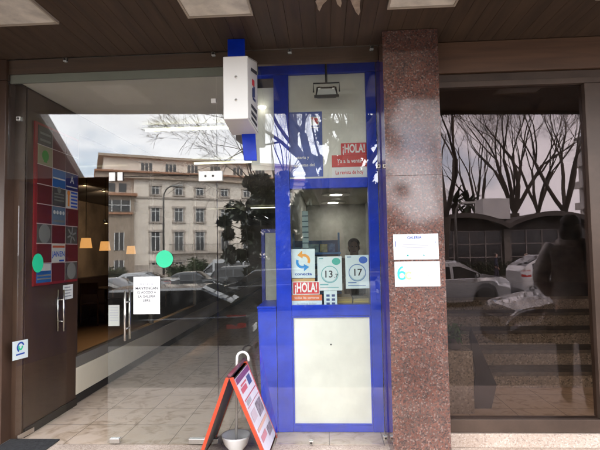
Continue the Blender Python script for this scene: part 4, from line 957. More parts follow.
# ---- cars
TYRE = mat('tyre_rubber', (.02, .02, .02), .8); RIM = mat('alloy_rim', (.5, .5, .5), .3, .9)
CARGLASS = mat('car_glass', (.012, .014, .016), .04, 0, .7); LAMPW = mat('headlamp_glass', (.62, .64, .66), .08, .3, .8); LAMPR = mat('tail_lamp', (.42, .015, .015), .15)
def cr(xs, ys, x): return float(np.interp(x, xs, ys))
def car(label, loc, rz, paint, shape='hatch', group='cars in the street', tilt=0.0, length=4.2, width=1.74, height=1.45):
    """x forward; shape keys along the length (fraction of length from the tail)"""
    t = thing('parked_car', label, 'car', loc, rz, group); t.rotation_euler.y = tilt
    Lh = length
    if shape == 'hatch':
        hood = .66*height; kx = [0, .02, .07, .2, .62, .78, .95, .99, 1]
        top = [.60, .66, .80, .985, 1.0, .70, .60, .50, .44]; top = [v*height for v in top]
        ws0, ws1, rs0, rs1 = .79, .60, .20, .04; belt_r = .62
    elif shape == 'sedan':
        kx = [0, .02, .14, .30, .40, .60, .76, .95, .99, 1]; top = [v*height for v in (.62, .70, .72, .95, 1.0, .985, .68, .58, .5, .44)]
        ws0, ws1, rs0, rs1 = .765, .585, .33, .145; belt_r = .635
    elif shape == 'suv':
        kx = [0, .02, .07, .18, .62, .76, .95, .99, 1]; top = [v*height for v in (.55, .7, .86, .99, 1.0, .70, .62, .52, .42)]
        ws0, ws1, rs0, rs1 = .77, .60, .18, .03; belt_r = .60
    else:
        kx = [0, .01, .04, .1, .74, .9, .97, .99, 1]; top = [v*height for v in (.6, .9, .97, 1.0, .99, .56, .46, .4, .34)]
        ws0, ws1, rs0, rs1 = .905, .75, .05, .01; belt_r = .52
    belt = belt_r*height; wh_r = .3 if height < 1.7 else .34
    wx = (.195*Lh, .80*Lh); zb = .17
    us = sorted(set([k/46 for k in range(47)]+[ws0, ws1, rs0, rs1, .008, .992]))
    rings = []
    for u in us:
        zt = cr(kx, top, u); x = u*Lh
        endt = min(1, u/.05)**.45 if u < .05 else (min(1, (1-u)/.075)**.5 if u > .925 else 1)
        hw = width/2*(.80+.20*endt); zbe = min(belt+.03*(u-.5), zt-.015)
        gh = max(0, (zt-belt))/max(.01, height-belt)          # how much cabin stands here
        tw = hw*(1-.20*gh) if gh > .02 else hw*.93
        zlow = zb+.05*(1-endt)
        # wheel arch cut
        arch = 0
        for w_ in wx:
            dx_ = abs(x-w_)
            if dx_ < wh_r+.07: arch = max(arch, sqrt((wh_r+.07)**2-dx_**2)+.02)
        zl = max(zlow, arch+wh_r*0.0+.28 if arch > .08 else zlow) if arch > .08 else zlow
        zl = min(zl, zbe-.12)
        ring = [(0, zlow+.02), (hw*.72, zlow+.01), (hw*.93, zl), (hw*.985, zl+(zbe-zl)*.25), (hw*1.0, zl+(zbe-zl)*.62), (hw*.965, zbe-.02), (hw*.94, zbe)]
        for k in range(1, 5):
            f = k/4; ring.append((hw*.94+(tw-hw*.94)*f, zbe+(zt-.05*gh-zbe)*f))
        ring += [(tw*.86, zt-.012), (tw*.5, zt+.006), (0, zt+.012)]
        rings.append((x-Lh/2, ring))
    body, win = MB(), MB(); nr = len(rings[0][1])
    for i in range(len(rings)-1):
        ua, ub = us[i], us[i+1]; um = (ua+ub)/2
        for s in (-1, 1):
            for k in range(nr-1):
                q = [(rings[i][0], s*rings[i][1][k][0], rings[i][1][k][1]), (rings[i+1][0], s*rings[i+1][1][k][0], rings[i+1][1][k][1]),
                     (rings[i+1][0], s*rings[i+1][1][k+1][0], rings[i+1][1][k+1][1]), (rings[i][0], s*rings[i][1][k+1][0], rings[i][1][k+1][1])]
                isw = False
                if 6 <= k <= 8 and rs0-.10 < um < ws0-.02:
                    cab = cr(kx, top, um) > belt+.16
                    pil = any(abs(um-pp) < .012 for pp in ((.36, .55) if shape != 'van' else (.3, .52, .74)))
                    if shape == 'van' and um < .5: pil = pil
                    isw = cab and not pil and um > rs1+.05
                if k >= 10 and (ws1 < um < ws0-.012 or rs1+.012 < um < rs0-.005): isw = True
                if s < 0: q = q[::-1]
                (win if isw else body).add(q, [(0, 1, 2, 3)], True)
    for e in (0, -1):
        x_, rg = rings[e]; poly = [(x_, y, z) for y, z in rg]+[(x_, -y, z) for y, z in rg[::-1][1:-1]]
        body.add(poly, [tuple(range(len(poly)))])
    body.build('body', paint, t, local=True); win.build('window_glass', CARGLASS, t, local=True)
    hwid = width/2
    for w_ in wx:
        for s in (-1, 1):
            cx = w_-Lh/2; mb = MB()
            mb.lathe([(wh_r*.62, -.1), (wh_r*.93, -.1), (wh_r, -.07), (wh_r, .07), (wh_r*.93, .1), (wh_r*.62, .1)], (cx, s*(hwid-.13), wh_r), 26, 'y')
            wo = mb.build('wheel', TYRE, t, local=True)
            mb = MB()
            mb.lathe([(0, .03), (.05, .035), (.06, .0), (wh_r*.55, -.01), (wh_r*.63, .03), (wh_r*.63, -.05), (0, -.05)] if s > 0 else [(0, -.03), (.05, -.035), (.06, 0), (wh_r*.55, .01), (wh_r*.63, -.03), (wh_r*.63, .05), (0, .05)], (cx, s*(hwid-.07), wh_r), 26, 'y')
            for k in range(5):
                w = 2*pi*k/5; c = Vector((cx+wh_r*.34*cos(w), s*(hwid-.045), wh_r+wh_r*.34*sin(w))); a_ = Vector((cos(w), 0, sin(w)))*wh_r*.26; b_ = Vector((-sin(w), 0, cos(w)))*.028
                mb.slab(c-a_-b_, c+a_-b_, c+a_+b_, c-a_+b_, .02)
            mb.build('rim', RIM, wo, local=True)
    def skinpt(u, kf, off=.006):
        """point on the body skin at length fraction u, ring position kf (0..nr-1)"""
        i = min(range(len(us)), key=lambda q: abs(us[q]-u)); k = int(kf); f = kf-k; rg = rings[i][1]
        y = rg[k][0]+(rg[min(k+1, nr-1)][0]-rg[k][0])*f; z = rg[k][1]+(rg[min(k+1, nr-1)][1]-rg[k][1])*f
        return rings[i][0], y+off, z
    def patch(name, m, s, ul, kl, parent=t):
        """lamp cut to the body skin: strip of points between two ring positions"""
        mb = MB(); lo = []; hi = []
        for u in ul:
            x, y, z = skinpt(u, kl[0]); lo.append((x, s*y, z)); x, y, z = skinpt(u, kl[1]); hi.append((x, s*y, z+.004))
        for i in range(len(ul)-1):
            q = [lo[i], lo[i+1], hi[i+1], hi[i]]; mb.add(q if s > 0 else q[::-1], [(0, 1, 2, 3)], True)
        mb.build(name, m, parent, local=True)
    zf = cr(kx, top, .985); fx_ = Lh/2
    for s in (-1, 1):
        patch('headlight', LAMPW, s, [.875, .9, .925, .95, .97, .985, .992], (4.1, 6.2))
        patch('tail_light', LAMPR, s, [.008, .02, .04, .065, .09], (4.2, 6.3))
        mb = MB(); mxp = (ws0-.07-.5)*Lh; mb.hexa([(mxp, s*(hwid-.02), belt+.02), (mxp+.09, s*(hwid-.02), belt+.02), (mxp+.07, s*(hwid+.16), belt+.04), (mxp, s*(hwid+.17), belt+.04), (mxp, s*(hwid-.02), belt+.09), (mxp+.08, s*(hwid-.02), belt+.09), (mxp+.06, s*(hwid+.16), belt+.16), (mxp, s*(hwid+.17), belt+.16)]); mb.build('mirror', paint, t, bevel=.02, local=True)
        for uh in (.42, .62):
            x, y, z = skinpt(uh, 5); MB().box(x-.07, x+.07, s*y, s*(y+.02), z-.05, z-.03).build('door_handle', paint, t, bevel=.006, local=True)
    mb = MB(); mb.box(fx_-.03, fx_+.012, -hwid*.45, hwid*.45, zf-.17, zf-.06); mb.build('grille', BLACKP, t, bevel=.01, local=True)
    mb = MB(); mb.box(fx_-.04, fx_+.014, -hwid*.62, hwid*.62, .22, .34); mb.build('air_intake', BLACKP, t, bevel=.02, local=True)
    mb = MB(); mb.box(-fx_-.016, -fx_+.03, -.26, .26, .5, .61); mb.build('number_plate', PAPER, t, bevel=.004, local=True)
    mb = MB(); [mb.box(-Lh/2*.96, Lh/2*.95, s*(hwid-.16)-.1, s*(hwid-.16)+.02, .18, .22) for s in (-1, 1)]; mb.box(-Lh/2*.9, Lh/2*.9, -hwid*.8, hwid*.8, .19, .3); mb.build('underbody', BLACKP, t, local=True)
    return t
BLK = mat('black_car_paint', (.012, .012, .014), .22, 0, .5, coat=1); SIL = mat('silver_car_paint', (.42, .43, .44), .3, .5, coat=.8)
WHT = mat('white_car_paint', (.7, .7, .7), .3, coat=.8); GRY = mat('dark_grey_car_paint', (.05, .055, .06), .25, .3, coat=1); BLU = mat('dark_blue_car_paint', (.02, .03, .06), .25, .2, coat=1)
def rz_at(x, p=0): return ROAD(x, p)
TILT = -math.atan(.03)
def place(label, cx, p, nose, paint, shape, **k):
    """car whose centre stands at street position cx, p metres from the glass; nose +1 looks right, -1 left"""
    return car(label, (cx, -p, rz_at(cx, p)), 0 if nose > 0 else pi, paint, shape, tilt=TILT if nose > 0 else -TILT, **k)
xb = 3.0
place('dark hatchback parked at the kerb, its bonnet mirrored in the stair window', xb+2.12, 5.0, -1, mat('graphite_car_paint', (.13, .125, .13), .24, .35, .5, noise=(2, .15), coat=1), 'hatch', length=4.25, height=1.47)
xa = AX(251, 318, 5.0)
place('black hatchback at the kerb, its roof and red tail lamps mirrored behind the door notice', xa-2.2, 5.7, -1, BLK, 'hatch', length=4.35, height=1.45)
place('dark grey hatchback in the street mirrored left of the kiosk post', AX(236, 285, 12.6)+1.2, 13.2, -1, BLK, 'hatch', length=4.1)
place('silver hatchback across the street mirrored beside the granite column', AX(514, 295, 11.4)-2.05, 12.2, 1, SIL, 'hatch', length=4.1, height=1.46)
place('white hatchback across the street mirrored left of the walking figure', AX(523, 285, 14)+2.0, 14.8, 1, WHT, 'hatch', length=4.0)
place('white estate car mirrored left of the door notice', AX(134, 285, 10.5)-2.15, 11.2, -1, WHT, 'hatch', length=4.3)
place('dark grey saloon across the street mirrored above the door notice', AX(133, 278, 21), 21.5, -1, SIL, 'sedan', length=4.4)
place('dark saloon across the street mirrored right of the green dot', AX(190, 276, 26), 26.6, 1, GRY, 'sedan', length=4.3)
place('silver delivery van mirrored below the white balcony house', AX(231, 270, 33), 33.5, -1, SIL, 'van', length=5.4, width=1.95, height=2.15)
place('dark off-road car parked in front of the silver van', AX(244, 274, 28), 28.5, 1, GRY, 'suv', length=4.5, width=1.85, height=1.7)

# ---- white balcony house on the left
PLAST = mat('white_plaster', (.80, .72, .63), .85, noise=(.8, .12)); STONE = mat('house_stone', (.46, .40, .35), .85, noise=(2, .25)); TERRA = mat('terracotta_eave', (.40, .20, .12), .8, noise=(3, .25))
WG = mat('house_window_glass', (.06, .065, .07), .1, 0, .6); WFR = mat('white_window_frame', (.7, .7, .68), .6); OCH = mat('brown_plaster', (.34, .27, .21), .85, noise=(.9, .15)); SHUT = mat('roof_grey', (.25, .23, .21), .8)
ha = radians(-27.3); hx0, hp0 = -23.0, 46.3
HB = thing('balcony_house', 'white plastered house with stone framed windows, balcony and terracotta eaves across the street', 'building', (hx0, -hp0, -1.25), ha)
Lw = 24.0; gz = 1.25
def hbx(name, m, x0, x1, y0, y1, z0, z1, parent=HB, bev=0): return MB().box(x0, x1, y0, y1, z0+gz, z1+gz).build(name, m, parent, local=True, bevel=bev)
hbx('wall', PLAST, 2.2, Lw, -10, 0, -1.25, 10.2)
hbx('plinth', STONE, 2.19, Lw+.01, -.2, .12, -1.24, .2)
hbx('attic_wall', PLAST, -1.0, Lw-1, -10, -1.6, 11.06, 12.9); 
MB().box(-2.0, Lw+.7, -10.6, .75, 10.85+gz, 11.05+gz).build('eave', TERRA, HB, local=True)
MB().prism([(-1.9, 10.2+gz), (-1.9, 10.84+gz), (Lw+.6, 10.84+gz), (Lw+.6, 10.2+gz)], -10, .45, 'y').build('cornice', mat('eave_under', (.42, .33, .26), .8), HB, local=True)
MB().box(-1.6, Lw-.4, -10.5, -1.1, 12.91+gz, 13.2+gz).build('roof', mat('roof_edge', (.42, .34, .27), .8), HB, local=True)
hbx('string_course', STONE, 2.25, Lw+.05, .002, .14, 8.0, 8.2)
def hwin(s, z, w, h, deep=.18, crown=False):
    f = MB(); fw = .22
    f.box(s-w/2-fw, s-w/2, .002, .1, z-h/2-.1, z+h/2+.25) ; f.box(s+w/2, s+w/2+fw, .002, .1, z-h/2-.1, z+h/2+.25); f.box(s-w/2-fw*1.3, s+w/2+fw*1.3, .002, .17, z+h/2+.02, z+h/2+.27); f.box(s-w/2-fw*1.3, s+w/2+fw*1.3, .002, .18, z-h/2-.28, z-h/2-.1)
    f.v = [(a, b, c+gz) for a, b, c in f.v]; wo = f.build('window', STONE, HB, local=True)
    g_ = MB(); g_.box(s-w/2, s+w/2, .003, .012, z-h/2-.1+gz, z+h/2+.02+gz); g_.build('pane', WG, wo, local=True)
    b_ = MB()
    for x in (s-w/2, s-.035, s+w/2-.07): b_.box(x, x+.07, .013, .05, z-h/2-.1+gz, z+h/2+.02+gz)
    b_.box(s-w/2, s+w/2, .013, .045, z+h*.22+gz, z+h*.22+.07+gz); b_.build('frame', WFR, wo, local=True)
for s in (4.6, 7.3, 9.8, 12.9, 15.8, 18.7, 21.6):
    hwin(s, 6.1, 1.0, 1.5); hwin(s, 2.95, 1.05, 2.1); hwin(s, 9.0, .9, .8); hwin(s, -.25, .95, 1.3)
for s in (3.8, 6.6, 9.3, 12.2, 15.2, 18.2):
    g_ = MB(); 
    for k in (-.45, 0, .45): g_.box(s+k-.17, s+k+.17, -1.598, -1.56, 11.5+gz, 12.4+gz)
    g_.build('window', WG, HB, local=True)
hbx('balcony', STONE, 6.0, 14.6, .002, 1.0, 1.45, 1.65)
mb = MB()
for k in range(58): mb.box(6.05+.147*k, 6.08+.147*k, .93, .96, 1.651+gz, 2.5+gz)
mb.box(6.0, 14.6, .92, .97, 2.5+gz, 2.56+gz); mb.build('railing', mat('iron_rail', (.06, .055, .05), .6), HB, local=True)
# brown side wing with long window band
hbx('side_wing', OCH, -4.0, 2.19, -9, .9, -1.25, 8.1)
hbx('wing_roof', TERRA, -4.3, 2.5, -9, 1.35, 8.11, 8.4)
g_ = MB(); g_.box(-2.2, 1.7, .902, .93, 6.3+gz, 7.6+gz); wo = g_.build('window', WG, HB, local=True)
b_ = MB(); [b_.box(-2.2+.97*k, -2.12+.97*k, .931, .98, 6.3+gz, 7.6+gz) for k in range(5)]; b_.box(-2.2, 1.78, .931, .98, 7.0+gz, 7.07+gz); b_.build('frame', WFR, wo, local=True)
hbx('sill_band', TERRA, -2.5, 2.0, .902, 1.2, 6.0, 6.2)
for z in (2.9, -.2):
    for s in (-1.6, .6):
        g_ = MB(); g_.box(s-.5, s+.5, .902, .93, z-1+gz, z+1+gz); wo = g_.build('window', WG, HB, local=True)
        b_ = MB(); [b_.box(s+k-.04, s+k+.04, .931, .97, z-1+gz, z+1+gz) for k in (-.5, 0, .5)]; b_.build('frame', WFR, wo, local=True)
hbx('upper_wing', PLAST, -2.5, 2.19, -9, -.6, 8.41, 10.19)
g_ = MB(); [g_.box(-1.8+1.2*k, -1.0+1.2*k, -.598, -.56, 8.7+gz, 9.7+gz) for k in range(3)]; g_.build('window', WG, HB, local=True)

HB.scale = (.96, .96, .96)
# ---- low hall with wavy vaulted roof on the right
hp = 32.0
vx0 = AX(440, 250, hp)-7.2; bay = 6.45
zg_ = -.6; zpk, zdp = AZ(545, 216.5, hp), AZ(503, 229, hp)
VH = thing('vaulted_hall', 'low dark hall with wavy vaulted roof and gridded windows across the street', 'building', (vx0, -hp, zg_))
nb = 6; phase = AX(461, 220, hp)-bay/2
def vz(x): return zdp+(zpk-zdp)*abs(sin(pi*(x-phase)/bay))**.8
pts = [phase-bay+k*bay/14 for k in range(14*nb+1)]
mb = MB(); mb.prism([(x, vz(x)) for x in pts]+[(x, vz(x)+.34) for x in pts[::-1]], -hp-6, -hp+.9, 'y'); mb.build('roof', mat('hall_roof', (.055, .045, .04), .8), VH)
mb = MB(); mb.prism([(pts[0]+.1, zg_)]+[(x, vz(x)-.003) for x in pts]+[(pts[-1]-.1, zg_)], -hp-5.8, -hp-.05, 'y'); mb.build('wall', mat('hall_wall', (.05, .04, .035), .8, noise=(1, .3)), VH)
for b_i in range(nb):
    xa_ = phase-bay+b_i*bay
    wo = MB().box(xa_+.35, xa_+bay-.35, -hp-.048, -hp-.02, zg_+.35, zdp-.12).build('window', mat('hall_glass', (.02, .02, .022), .1, 0, .5), VH)
    mb = MB()
    for k in range(6): x = xa_+.35+(bay-.7)*k/5; mb.box(x-.045, x+.045, -hp-.018, -hp+.04, zg_+.35, zdp-.12)
    for k in range(4): z = zg_+.35+(zdp-.47-zg_)*k/3; mb.box(xa_+.35, xa_+bay-.35, -hp-.016, -hp+.03, z-.04, z+.04)
    mb.build('frame', mat('hall_frame', (.16, .14, .13), .6), wo)
    MB().box(xa_-.22, xa_+.22, -hp-.04, -hp+.3, zg_, vz(xa_)-.01).build('pier', mat('hall_pier', (.13, .115, .10), .8), VH)
x0, x1 = AX(483, 208, hp+2), AX(510, 208, hp+2); z0, z1 = AZ(497, 219, hp+2), AZ(497, 198, hp+2)
rb = thing('rooftop_box', 'pale cubic plant housing standing on the vaulted hall roof', 'roof housing', ((x0+x1)/2, -hp-2, z0))
MB().box(x0, x1, -hp-4, -hp-2, z0, z1).build('housing', mat('pale_cladding', (.55, .54, .53), .6, noise=(1, .08)), rb, bevel=.01)
mb = MB(); [mb.box(x0+a_, x0+a_+.08, -hp-2.3-.1, -hp-2.2, zpk-.5, z0) for a_ in (.2, x1-x0-.3)]; [mb.box(x0+a_, x0+a_+.08, -hp-3.8, -hp-3.7, zpk-.5, z0) for a_ in (.2, x1-x0-.3)]; mb.build('support', DARKMET, rb)

# ---- apartment block far right, plain blocks behind
def block(label, x0, x1, p, z1, wallm, storeys, cols, depth=12, balc=False):
    zb_ = -2.5
    t = thing('apartment_block', label, 'building', ((x0+x1)/2, -p, zb_))
    MB().box(x0, x1, -p-depth, -p, zb_, z1).build('wall', wallm, t)
    MB().box(x0-.3, x1+.3, -p-depth-.3, -p+.3, z1+.002, z1+.3).build('roof', SHUT, t)
    sh_ = (z1-1.0-zb_)/storeys; cw = (x1-x0)/cols
    for i in range(storeys):
        for j in range(cols):
            xc, zc_ = x0+cw*(j+.5), zb_+sh_*(i+.55)
            wo = MB().box(xc-cw*.27, xc+cw*.27, -p+.002, -p+.05, zc_-.65, zc_+.75).build('window', WG, t)
            MB().box(xc-.04, xc+.04, -p+.051, -p+.09, zc_-.65, zc_+.75).build('frame', WFR, wo)
        if balc and i > 0: MB().box(x0+.1, x1-.1, -p+.002, -p+1.1, zb_+sh_*i, zb_+sh_*i+.95).build('balcony', wallm, t)
    if balc:
        for i in range(1, storeys):
            MB().box(x0-.9, x0-.002, -p-depth+.4, -p-.4, zb_+sh_*i, zb_+sh_*i+.95).build('balcony', wallm, t)
            for j in range(3):
                y_ = -p-depth*(j+.5)/3; MB().box(x0-.05, x0-.002, y_-.8, y_+.8, zb_+sh_*i+.96, zb_+sh_*i+2.4).build('window', WG, t)
    return t
xA = AX(637, 200, 52)
block('pale apartment block with stacked balconies mirrored at the right window edge', xA, xA+14, 52, AZ(590, 118, 52), mat('pale_render', (.5, .47, .44), .8, noise=(.5, .1)), 6, 4, balc=True)
xo = AX(592, 237, 40)
og = solo('street_sign', MB().box(xo, xo+1.3, -40.1, -40, AZ(594, 242, 40), AZ(594, 231, 40)), mat('sign_orange', (.55, .2, .06), .6), 'small orange sign board on posts at the right window edge', 'sign', (xo+.6, -40, AZ(594, 242, 40)))
block('grey apartment block behind the bare trees beyond the vaulted hall', 2, 9, 64, 5.2, mat('grey_render', (.3, .28, .27), .8, noise=(.5, .1)), 2, 3)
block('low brown block behind the dark evergreen tree', -9, 1.5, 66, 7.5, mat('brown_render', (.32, .27, .23), .8, noise=(.5, .1)), 3, 4)

# ---- street lamps
def lamp_post(label, x, p, ztop, arm):
    zb_ = ROAD(x, p)-.05; t = thing('street_lamp', label, 'street lamp', (x, -p, zb_), 0, 'street lamps')
    pts = [(x, -p, zb_), (x, -p, ztop-.8)]+[(x+arm*(1-cos(w)), -p, ztop-.8+.8*sin(w)) for w in [pi/2*k/6 for k in range(1, 7)]]
    MB().tube(pts, [.09, .06]+[.05]*6, 8).build('pole', mat('lamp_pole', (.16, .15, .14), .5, .4), t)
    MB().box(x+arm*.9, x+arm*.9+.7*(1 if arm > 0 else -1), -p-.12, -p+.12, ztop-.06, ztop+.06).build('lamp_head', mat('lamp_head', (.4, .4, .38), .5), t, bevel=.03)
x = AX(163.5, 250, 28); lamp_post('dark curved street lamp mirrored before the white house', x, 28, AZ(164, 186, 28), .7)
x = AX(457, 250, 21); lamp_post('thin pale street lamp mirrored before the palms', x, 21, AZ(462, 203, 21), .35)

# ---- trees
BARK = mat('dark_bark', (.055, .042, .032), .9, noise=(8, .4))
def bare_tree(label, x, p, h, seed, r0=.32, lean=(0, 0), stems=1, spread=.55, maxn=11000, fork=.28):
    zb_ = ROAD(x, p)-.1; t = thing('bare_tree', label, 'tree', (x, -p, zb_), 0, 'bare winter trees')
    R_ = random.Random(seed); trunk, twig = MB(), MB(); cnt = [0]
    def grow(pos, d, ln, r, lev):
        cnt[0] += 1
        n = 4 if lev < 3 else 3; pts = [pos.copy()]; rs = [r]
        for k in range(n):
            d = (d+Vector((R_.gauss(0, .10), R_.gauss(0, .10), R_.gauss(.03, .06)))).normalized(); pos = pos+d*ln/n; r_ = r*(1-.30*(k+1)/n)
            pts.append(pos.copy()); rs.append(r_)
        (trunk if lev < 2 else twig).tube(pts, rs, 7 if lev < 2 else (5 if lev < 4 else 3), cap=False)
        if lev >= 7 or cnt[0] > maxn: return
        kids = 2+(R_.random() < .55)+(lev >= 3 and R_.random() < .4)
        for k in range(kids):
            a_ = R_.uniform(0, 2*pi); o_ = d.orthogonal().normalized(); o2 = d.cross(o_)
            sp = R_.uniform(.35, 1.0)*spread*(1.0 if lev < 2 else 1.25)
            nd = (d+(o_*cos(a_)+o2*sin(a_))*sp); nd = nd.normalized()
            i = n if k < 2 else R_.randrange(1, n+1)
            grow(pts[i], nd, ln*R_.uniform(.64, .84), max(.007, rs[i]*R_.uniform(.48, .64)), lev+1)
    base = Vector((x, -p, zb_))
    f_h = h*fork
    top_ = base+Vector((lean[0]*f_h, lean[1]*f_h, f_h))
    trunk.tube([base, base+Vector((lean[0]*f_h*.4, lean[1]*f_h*.4, f_h*.5)), top_], [r0*1.35, r0*1.05, r0*.95], 10, cap=False)
    for s in range(stems):
        a_ = 2*pi*s/max(1, stems)+R_.uniform(-.4, .4)
        grow(top_, Vector((lean[0]+cos(a_)*.42, lean[1]+sin(a_)*.42, 1)).normalized(), h*.25, r0*.46, 1)
    trunk.build('trunk', BARK, t); twig.build('branches', BARK, t)
    return t
x = AX(440, 240, 26); bare_tree('bare tree mirrored closest to the granite column', x, 26, 15.5, 11, .34, (.10, 0), 4, .5, fork=.27)
x = AX(516, 240, 37); bare_tree('bare tree with spreading limbs mirrored in the middle of the stair window', x, 37, 19, 23, .40, (0, 0), 6, .55, fork=.26)
x = AX(567, 240, 33); bare_tree('bare tree with two upright stems mirrored above the walking figure', x, 33, 17.5, 35, .36, (0, 0), 4, .5, fork=.26)
x = AX(540, 240, 50); bare_tree('bare tree farther back mirrored between the spreading and the upright trees', x, 50, 20, 47, .4, (0, 0), 4, .55)
x = AX(478, 240, 52); bare_tree('bare tree farther back mirrored above the pale roof housing', x, 52, 20, 53, .4, (0, 0), 4, .55)
x = AX(336, 240, 15); bare_tree('large bare tree mirrored over the kiosk with limbs reaching left', x, 14, 13.5, 64, .42, (-.06, 0), 8, .58, fork=.24)
x = AX(297, 240, 24); bare_tree('bare tree mirrored under the hanging box sign', x, 24, 13, 72, .2, (-.17, 0), 6, .50, fork=.3)
def leaf_mass(mb, centres, n, size, R_):
    for k in range(n):
        c, r = centres[R_.randrange(len(centres))]
        v = Vector((R_.gauss(0, 1), R_.gauss(0, 1), R_.gauss(0, 1))).normalized()*r*(R_.random()**.45)
        p = Vector(c)+v; a_ = Vector((R_.gauss(0, 1), R_.gauss(0, 1), R_.gauss(0, 1))).normalized()*size*R_.uniform(.6, 1.4); b_ = a_.orthogonal().normalized()*size*R_.uniform(.35, .7)
        mb.add([p-a_, p+b_, p+a_, p-b_], [(0, 1, 2, 3)])
def evergreen(label, x, p, h, w, seed, m, n=7000, size=.17, trunkh=.2, cat='tree'):
    zb_ = ROAD(x, p)-.1; t = thing('evergreen_tree', label, cat, (x, -p, zb_)); R_ = random.Random(seed)
    tr = MB(); tr.tube([(x, -p, zb_), (x+.1, -p, zb_+h*.4), (x, -p+.1, zb_+h*.85)], [.28, .2, .05], 8)
    cs = []
    for k in range(95):
        f = R_.uniform(trunkh, .97); rad = w*(sin(pi*min(1, (f-trunkh*.6)/(1.02-trunkh*.6)))**.6)*R_.uniform(.2, 1.0); a_ = R_.uniform(0, 2*pi)
        c = (x+cos(a_)*rad, -p+sin(a_)*rad, zb_+h*f); cs.append((c, R_.uniform(.22, .6)*w*.33)); tr.tube([(x, -p, zb_+h*f*.75), c], [.06, .015], 5, cap=False)
    tr.build('trunk', BARK, t); mb = MB(); leaf_mass(mb, cs, n, size, R_); mb.build('crown', m, t); return t
LEAF = mat('dark_leaf', (.030, .042, .020), .45, noise=(2.5, .6)); LEAF2 = mat('mid_leaf', (.07, .10, .04), .6, noise=(2, .5))
x = AX(272, 260, 22); evergreen('dark evergreen tree mirrored beside the blue kiosk post', x, 22, AZ(272, 180, 22)+1.2, 3.0, 5, LEAF, 15000, .18, .06)
x = AX(335, 260, 19); evergreen('dark evergreen tree mirrored in the kiosk window', x, 19, AZ(335, 176, 19)+1.0, 3.0, 8, LEAF, 11000, .16, .10)
x = AX(352, 260, 17); evergreen('tall sparse evergreen mirrored over the upper kiosk panel', x, 17, AZ(352, 60, 17), 2.4, 18, LEAF, 13000, .13, .25)
def shrub(label, x, p, w, h, seed, m, n=1500):
    zb_ = ROAD(x, p); t = thing('shrub', label, 'shrub', (x, -p, zb_)); R_ = random.Random(seed)
    cs = [((x+R_.uniform(-w, w)*.6, -p+R_.uniform(-w, w)*.5, zb_+h*R_.uniform(.25, .75)), w*R_.uniform(.35, .55)) for _ in range(9)]
    mb = MB(); leaf_mass(mb, cs, n, .12, R_); mb.build('crown', m, t); MB().tube([(x, -p, zb_-.02), (x, -p, zb_+h*.6)], [.07, .03], 6).build('trunk', BARK, t)
shrub('rounded green shrub mirrored below the white house balcony', AX(197, 265, 38), 38, 1.5, 2.4, 3, LEAF2)
shrub('rounded green shrub mirrored left of the silver van', AX(176, 265, 40), 40, 1.3, 2.0, 4, LEAF2)
shrub('dark shrub mirrored above the white estate car', AX(118, 262, 33), 33, 1.2, 2.2, 6, LEAF2)
def hedge(label, x0, x1, p, h, seed, m, n):
    zb_ = ROAD((x0+x1)/2, p); t = thing('hedge', label, 'hedge', ((x0+x1)/2, -p, zb_)); R_ = random.Random(seed)
    cs = [((x0+(x1-x0)*k/24, -p+R_.uniform(-.15, .15), zb_+h*.5), h*R_.uniform(.5, .62)) for k in range(25)]
    mb = MB(); leaf_mass(mb, cs, n, .07, R_); mb.build('foliage', m, t)
hedge('low clipped hedge mirrored under the silver van', AX(205, 280, 20), AX(300, 280, 20), 20.5, .55, 7, LEAF2, 3000)
hedge('dark hedge mirrored along the foot of the vaulted hall', AX(452, 270, 30), AX(545, 270, 30), 30, 1.15, 9, LEAF, 4500)
def palm(label, px, py, p, seed):
    x = AX(px, 250, p); zt = AZ(px, py, p); zb_ = ROAD(x, p); t = thing('palm_tree', label, 'palm', (x, -p, zb_), 0, 'palms behind the hall'); R_ = random.Random(seed)
    MB().tube([(x, -p, zb_), (x+.1, -p, (zb_+zt)/2), (x, -p, zt)], [.3, .24, .26], 8).build('trunk', BARK, t)
    mb = MB()
    for k in range(46):
        a_ = R_.uniform(0, 2*pi); el = R_.uniform(-.5, 1.25); ln = R_.uniform(1.4, 2.1); d = Vector((cos(a_)*cos(el), sin(a_)*cos(el), sin(el))); pp = Vector((x, -p, zt)); s = Vector((-sin(a_), cos(a_), 0))
        prev = pp
        for q in range(6):
            nx = prev+d*ln/6; d = (d+Vector((0, 0, -.16))).normalized(); w = .16*sin(pi*(q+.7)/6.5)+.02
            mb.add([prev-s*w, prev+s*w, nx+s*w*.9, nx-s*w*.9], [(0, 1, 2, 3)]); prev = nx
    mb.build('crown', mat('palm_leaf', (.035, .045, .025), .6), t)
palm('palm mirrored just right of the granite column', 457, 203, 44, 1)
palm('palm mirrored left of the pale roof housing', 470, 206, 45, 2)

